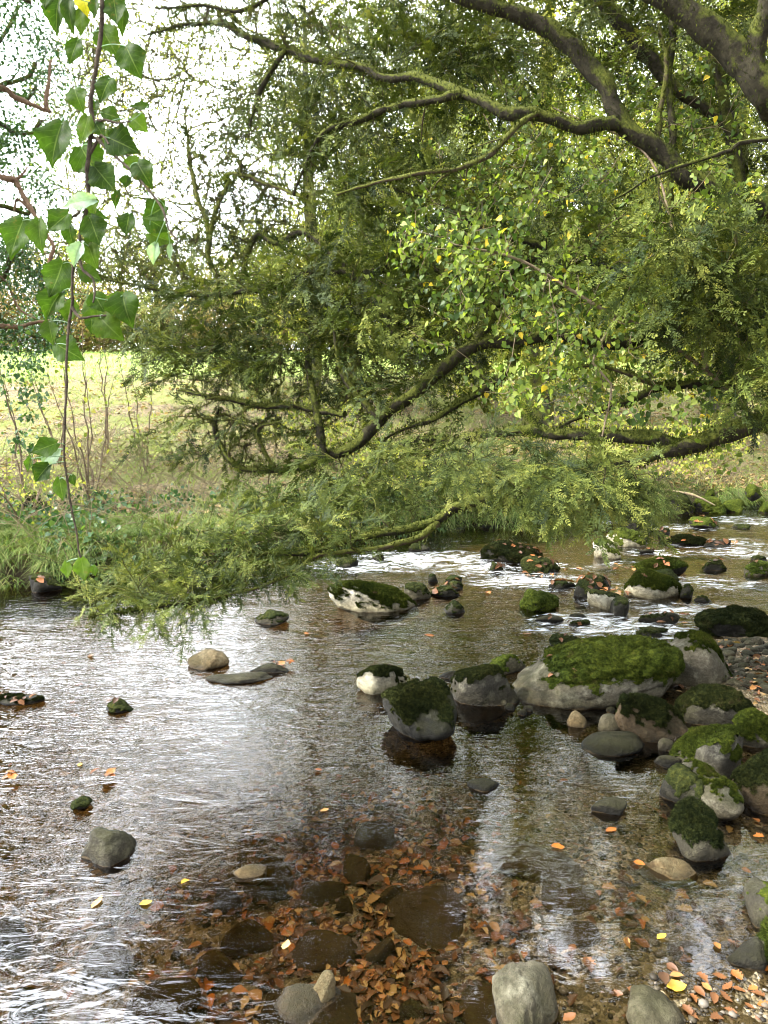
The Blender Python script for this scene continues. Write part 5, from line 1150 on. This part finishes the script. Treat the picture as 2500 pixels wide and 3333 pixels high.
blades(mb, p, RNG.uniform(.05, .14, n)*(1+.03*n*0), RNG.uniform(.003, .006, n), norm(RNG.normal(size=(n, 3))*np.array([1, 1, 0])), np.clip(.35+.7*RNG.random(n), 0, 1), 2, .6)
p, d = bankpts(40000, -25, 25, 12, 34, 1.2); n = len(p)
blades(mb, p, RNG.uniform(.08, .2, n), RNG.uniform(.008, .014, n), norm(RNG.normal(size=(n, 3))*np.array([1, 1, 0])), np.clip(.3+.35*RNG.random(n), 0, 1), 1, .4)
tag(mb.build('grass', M['grass']), 'tufts of long and short grass covering the far bank and meadow', 'grass', kind='stuff')
mb = MB(); p, d = bankpts(24000, -14, 18, .15, 12, 1.7); kp = (p[:, 0] > 2) | (RNG.random(len(p)) < .5); p = p[kp]; p[:, 2] += RNG.uniform(.0, .05, len(p)); p = p[(n2(p[:, 0], p[:, 1], .8, 3, 52) > -.3)]
scatter_leaves(mb, p, RNG.uniform(.05, .10, len(p)), np.clip(.15+.75*RNG.random(len(p)), 0, .92), .45, LT[1:4:2]+[LT[4]])
tag(mb.build('bank_leaf_litter', M['bank_litter']), 'brown and orange fallen leaves covering the far bank', 'leaf litter', kind='stuff')
# low ivy and bramble leaves
mb = MB(); p, d = bankpts(8000, -7, 2.5, .0, 1.6, 1.5); p = p[n2(p[:, 0], p[:, 1], 1.6, 3, 53) > .0]; p[:, 2] += RNG.uniform(.02, .22, len(p))
leaf_cloud(mb, p, 1, .06, .02, rlo=.1, rhi=.85, face=(0, -.6, .8)); tag(mb.build('ground_ivy', M['ivy_dark']), 'low dark ivy and bramble leaves along the far bank foot', 'ground cover', kind='stuff')
# dead bramble and twig tangle
mb = MB()
for i in range(1000):
    x = R(-6.5, 9) if i % 3 else R(-5, -1.5); d = R(.05, 4.5); y = float(yfar(x))+d; z = float(bankz(x, y)[0]); L = R(.4, 1.3); a = R(0, 6.28); h = R(.15, .55)
    t = np.linspace(0, 1, 8); e = np.stack([x+math.cos(a)*L*t, y+math.sin(a)*L*t*.6, z+h*np.sin(np.pi*t*R(.6, 1.0))*1.0], 1); tube(mb, wiggle(e, .05, i), np.linspace(.005, .0018, 8), 3)
tag(mb.build('bramble_stems', M['twig']), 'arching dead bramble stems tangled over the far bank', 'undergrowth', kind='stuff')
# saplings and shrubs, each a plant of its own
def shrub(name, label, px, d, h, w, nst, ntw, leaf=None, nl=0, ls=.05, lo=.2, hi=.9, cat='shrub', r=.014, group=None):
    x = (px-1250)/F*float(yfar((px-1250)/F*10)+d); x = (px-1250)/F*(float(yfar(x))+d); y = float(yfar(x))+d; z = float(bankz(x, y)[0])-.05
    org = np.array([x, y, z]); e = empty(name, org); st = MB(); s2 = Skel()
    for i in range(nst):
        a = R(0, 6.28); q = wiggle(np.linspace([0, 0, 0], [math.cos(a)*w*R(.1, .55), math.sin(a)*w*.4, h*R(.75, 1.1)], 14), .05*h**.7, i+px); rr = np.linspace(r, .003, 14); tube(st, q, rr, 5, .3); s2.add(q[2:], rr[2:], 0)
    pth = grow(s2, ell(ntw*2, (0, 0, h*.6), w*.6, w*.5, h*.5), .0018, .006, .08, .06, 0, int(px) % 50, maxlen=2)
    for p_, r_, _ in pth: tube(st, p_, r_, 3)
    st.build('stems', M['twig'], e)
    if nl and pth:
        fo = MB(); q = np.concatenate([p_[len(p_)//3:] for p_, _, _ in pth]); c = q[RNG.integers(0, len(q), nl)]; leaf_cloud(fo, c, 1, ls, .05, rlo=lo, rhi=hi); fo.build('foliage', M[leaf], e)
    return tag(e, label, cat, group)
shrub('sapling', 'thin bare sapling with several stems standing on the left bank', 285, 1.6, 1.9, 1.0, 5, 50, 'bgleaf', 60, .05, cat='sapling')
shrub('sapling', 'slender sapling with yellowing leaves near the left edge', 75, 1.5, 2.0, .6, 2, 26, 'ivy_dark', 260, .055, cat='sapling')
shrub('sapling', 'short bare sapling behind the hanging ivy strand', 190, 3.5, 1.7, .8, 3, 40, 'bgleaf', 50, .05, cat='sapling')
shrub('sapling', 'lone thin sapling right of the bare multi-stemmed one', 350, 4.5, 2.0, .5, 2, 22, 'bgleaf', 30, .05, cat='sapling')
shrub('sapling', 'leaning sapling in front of the bright strip of meadow', 470, 3.0, 1.6, .9, 3, 34, 'bgleaf', 50, .05, cat='sapling')
shrub('shrub', 'low tangled bramble bush at the left edge above the rocks', 60, .9, .7, 1.3, 9, 90, 'bgleaf', 300, .04)
shrub('shrub', 'twiggy shrub with sparse yellow leaves low on the middle bank', 1330, .6, .8, 1.5, 8, 90, 'bgleaf', 600, .05)
shrub('shrub', 'brown twiggy shrub under the hanging yew sprays', 1720, .5, .8, 1.7, 9, 110, 'brown_leaf', 900, .05)
shrub('shrub', 'green leafy shrub behind the hanging yew sprays', 1950, 1.2, 1.1, 1.6, 8, 90, 'bgleaf', 1500, .055)
shrub('shrub', 'pale bramble bush above the mossy boulders at right', 2130, .8, .9, 1.9, 9, 110, 'bgleaf', 1200, .05)
shrub('shrub', 'small yellow-green bush right of the pale bramble bush', 2300, 2.0, .8, 1.6, 8, 80, 'bgleaf', 1200, .05)
shrub('shrub', 'pale green leafy shrub behind the low mossy limbs', 1100, 2.6, 1.2, 1.8, 8, 90, 'bgleaf', 1500, .05)
shrub('shrub', 'yellow-green shrub in the gap under the long limb', 1950, 5.0, 1.8, 2.6, 8, 110, 'bgleaf', 3800, .06)
shrub('shrub', 'sunlit shrub behind the forked limb in the centre', 1600, 5.5, 2.0, 2.8, 8, 110, 'bgleaf', 3800, .06)
shrub('shrub', 'sunlit bush behind the limbs near the right edge', 2350, 6.0, 2.0, 3.0, 8, 110, 'bgleaf', 3800, .07)
mb = MB(); g0 = G(2225, 1652, .1)
q = np.array([G(2140, 1590, .25), G(2200, 1600, .28), G(2260, 1612, .3), G(2328, 1645, .18)]); 
st = MB(); pp, rr = catmull(q, [.012, .02, .018, .009], .05); tube(st, pp, rr, 6, .3)
tag(st.build('dead_stick', M['twig']), 'pale dead stick lying across a mossy boulder at the far waterline', 'stick')
st = MB(); pp, rr = catmull([G(1690, 3095, -.03), G(1708, 3140, -.02), G(1722, 3182, -.02)], [.004, .006, .004], .02); tube(st, pp, rr, 5, .3)
tag(st.build('twig', M['twig']), 'short brown twig lying above the lit boulder at the bottom edge', 'twig')

# ------------------------------------------------------------------ hanging ivy strand close to the camera
def Z1(x, y): return (x/1.327, y/1.327)
VD = 1.75
main = [(331, -250), (331, 0), (331, 98), (320, 188), (305, 264), (294, 339), (298, 399), (290, 490), (283, 565), (290, 625), (279, 693), (260, 746), (256, 829), (241, 867), (234, 998), (222, 1073), (218, 1201), (211, 1352), (211, 1503), (226, 1616), (249, 1729), (264, 1819), (294, 1842)]
def vd(py): return VD+.00003*(py-800)
vine = empty('hanging_ivy', P(331, -250, VD)); vo = np.array(P(331, -250, VD)); tag(vine, 'large-leaved ivy strand hanging in the foreground at the upper left', 'ivy')
mb = MB(); mp = [P(x, y, vd(y)) for x, y in main]; mr = np.interp(np.linspace(0, 1, len(mp)), [0, .35, .6, 1], [7.5, 7, 5, 2.8])/F*VD
pp, rr = catmull(mp, mr, .012); tube(mb, wiggle(pp, .004, 3, 20)-vo, rr, 8, .45, 3, lsc=60); mb.build('stem', M['vine_bark'], vine)
sides = [[(298, 445), (320, 455), (354, 490), (422, 550), (482, 618), (528, 678), (550, 746), (580, 787)], [(256, 829), (270, 880), (301, 904), (309, 950), (303, 985)], [(303, 400), (340, 390), (380, 400), (425, 395)], [(290, 625), (250, 700), (200, 712), (120, 735)], [(235, 1000), (260, 1035), (300, 1030), (360, 1025)], [(294, 500), (330, 440), (354, 470)]]
svpts = list(pp)
for sdl in sides:
    q, r_ = catmull([P(x, y, vd(y)-.01*i) for i, (x, y) in enumerate(sdl)], np.linspace(5.5, 2.5, len(sdl))/F*VD, .012); mb = MB(); tube(mb, q-vo, r_, 6, .3, 4, lsc=60); mb.build('side_stem', M['vine_bark'], vine); svpts += list(q)
svpts = np.array(svpts)
# centre (zoom pixels), width, height, colour, tip angle in degrees (screen, 90 = down)
LV = [(245, 65, 95, 140, .35, 95), (200, 0, 70, 60, .3, 100), (300, 60, 60, 140, .45, 85), (350, 95, 75, 110, .6, 90), (365, 15, 80, 80, .98, 80), (500, 50, 90, 110, .3, 80), (530, 95, 50, 110, .55, 95), (410, 40, 50, 80, .3, 90),
 (475, 185, 70, 110, .5, 60), (317, 222, 62, 90, .35, 110), (573, 262, 95, 115, .5, 65), (452, 388, 80, 85, .3, 115), (337, 430, 75, 80, .5, 70), (410, 470, 50, 60, .25, 90), (483, 500, 70, 50, .6, 20), (600, 458, 80, 38, .3, 180),
 (603, 538, 75, 45, .65, 40), (365, 565, 55, 110, .6, 105), (430, 560, 50, 50, .3, 60), (240, 620, 135, 155, .5, 105), (490, 610, 60, 80, .55, 70), (535, 625, 110, 90, .2, 25), (390, 705, 115, 110, .5, 60), (590, 710, 100, 75, .65, 0),
 (620, 750, 90, 80, .4, 60), (455, 775, 105, 85, .3, 50), (545, 785, 50, 50, .35, 90), (500, 860, 32, 70, .3, 100), (335, 870, 130, 60, .9, 170), (400, 890, 60, 80, .7, 80), (415, 935, 95, 60, .35, 10), (250, 960, 80, 78, .5, 140),
 (70, 1030, 115, 140, .6, 110), (172, 1020, 82, 135, .5, 85), (305, 1020, 62, 82, .45, 80), (410, 1000, 90, 100, .4, 70), (400, 1060, 80, 70, .35, 90), (665, 920, 80, 80, .35, 150), (550, 970, 70, 80, .25, 100), (680, 970, 80, 70, .5, 30),
 (700, 1030, 100, 60, .65, 20), (665, 1095, 42, 80, .9, 100), (735, 1090, 32, 60, .9, 90), (330, 1100, 50, 85, .9, 110), (400, 1110, 75, 82, .6, 70), (395, 1190, 80, 60, .5, 30), (245, 1210, 110, 125, .5, 110), (430, 1310, 70, 60, .5, 60), (540, 1310, 120, 70, .55, 10)]
L3 = [(225, 125, 90, 105, .5, 120), (300, 155, 85, 85, .65, 100), (430, 140, 120, 85, .5, 60), (545, 145, 125, 115, .4, 75), (480, 225, 105, 90, .6, 45), (395, 210, 62, 75, .45, 90), (220, 245, 68, 98, .5, 80), (300, 325, 108, 85, .45, 30),
 (190, 740, 105, 65, .5, 160), (210, 775, 80, 60, .9, 140), (125, 815, 28, 55, .5, 100), (180, 850, 62, 70, .2, 130), (265, 920, 52, 92, .65, 80), (315, 880, 36, 42, .5, 80)]
L5 = [(290, 205, 50, 68, .62, 85), (360, 205, 68, 88, .75, 80), (408, 210, 32, 42, .65, 80)]
ALL = [(x/1.327, y/1.327, w/1.27, h/1.27, c, a) for x, y, w, h, c, a in LV]+[(x/1.327, 900+y/1.327, w/1.327, h/1.327, c, a) for x, y, w, h, c, a in L3]+[(x/1.327, 1700+y/1.327, w/1.327, h/1.327, c, a) for x, y, w, h, c, a in L5]
camX = np.array([1., 0, 0]); camU = np.array([0, sp, cp]); camB = np.array([0, -cp, sp])
SS = (-1, -.75, -.45, -.2, 0, .2, .45, .75, 1)
def vine_leaf(px, py, w, h, c, ang, seed):
    r = np.random.default_rng(seed); D = vd(py)+r.uniform(-.05, .05); ctr = P(px, py, D); A = math.radians(ang)
    L = (abs(math.sin(A))*h+abs(math.cos(A))*w)/F*D; Wd = (abs(math.cos(A))*h+abs(math.sin(A))*w)/F*D
    tipd = camX*math.cos(A)-camU*math.sin(A); sd_ = np.cross(camB, tipd)
    n = 26; t = np.linspace(0, 1, n)
    base = np.interp(t, [0, .05, .12, .25, .38, .5, .62, .78, .92, 1], [.16, .40, .60, .86, 1.0, .93, .70, .40, .15, 0])*.5
    base = np.convolve(np.pad(base, 2, 'edge'), [.12, .23, .3, .23, .12], 'valid'); base[-1] = 0
    base = base*(1+.05*np.sin(t*(34+8*r.random())+seed)*(t < .93)*(t > .1))*(1+r.uniform(-.12, .12)*np.sin(t*5+seed))
    back = -.10*np.interp(t, [0, .3], [1, 0]) # heart-shaped shoulders behind the stalk
    fold = r.uniform(.05, .6); bend = r.uniform(-.7, .25); rows = []
    for s in SS:
        ww = base*s*r.uniform(.92, 1.05)
        x = (t-.5)*L*1.03+back*abs(s)*L*.9; z = np.abs(ww)*fold*Wd*1.1+bend*(t-.4)**2*L+.05*Wd*np.sin(t*7+s*3+seed)*np.abs(s)+.03*Wd*np.sin(t*15+seed)*abs(s)
        rows.append(ctr+x[:, None]*tipd+(ww*Wd)[:, None]*sd_+z[:, None]*camB)
    V = np.stack(rows, 1).reshape(-1, 3); i = np.arange(n-1)[:, None]*9; j = np.arange(8)[None]; q = np.stack([i+j, i+j+1, i+j+10, i+j+9], -1).reshape(-1, 4)
    mb = MB(); mb.add(V-vo, quads=q, rnd=c+r.uniform(-.1, .1)*(c < .8)); mid = list(np.abs(np.tile(SS, n))); alo = list(np.repeat(t, 9))
    st = ctr-tipd*L*.46; k = np.argmin(np.linalg.norm(svpts-st, axis=1)); e = svpts[k]; md = (st+e)/2-tipd*L*.15
    tt = np.linspace(0, 1, 8)[:, None]
    if np.linalg.norm(e-st) < .16: tube(mb, (1-tt)**2*st+2*(1-tt)*tt*md+tt*tt*e-vo, .0011, 4, rnd=.9)
    k_ = mb.n-len(mid); mid += [1.0]*k_; alo += [.8]*k_; return mb.build('leaf', M['vine_leaf'], vine, attrs={'mid': mid, 'along': alo})
for k, (x, y, w, h, c, a) in enumerate(ALL): vine_leaf(x, y, w, h, c, a, k+1)
# the branch above the picture that the ivy strand hangs from
hb = empty('overhanging_branch', P(-900, -700, 2.3)); ho = np.array(hb.location); mb = MB(); s2 = Skel()
pp, rr = catmull([P(-1900, -400, 2.6), P(-900, -700, 2.3), P(-200, -560, 2.0), P(331, -250, VD), P(700, -330, 1.9)], [.05, .04, .03, .018, .008], .06); tube(mb, pp-ho, rr, 8, .4); s2.add(pp, rr, 0)
pth = grow(s2, np.concatenate([pell(26, -600, -700, 900, 350, 2.3, .5)]), .003, .012, .08, .15, 0, 5, maxlen=2)
for p_, r_, _ in pth: tube(mb, p_-ho, r_, 4)
mb.build('stems', M['bark'], hb); fo = MB(); q = np.concatenate([p_[2:] for p_, _, _ in pth]); c = q[RNG.integers(0, len(q), 900)]; leaf_cloud(fo, c-ho, 1, .07, .06, rlo=.1, rhi=.8); fo.build('foliage', M['ivy_dark'], hb)
tag(hb, 'branch above the picture from which the foreground ivy strand hangs', 'branch')
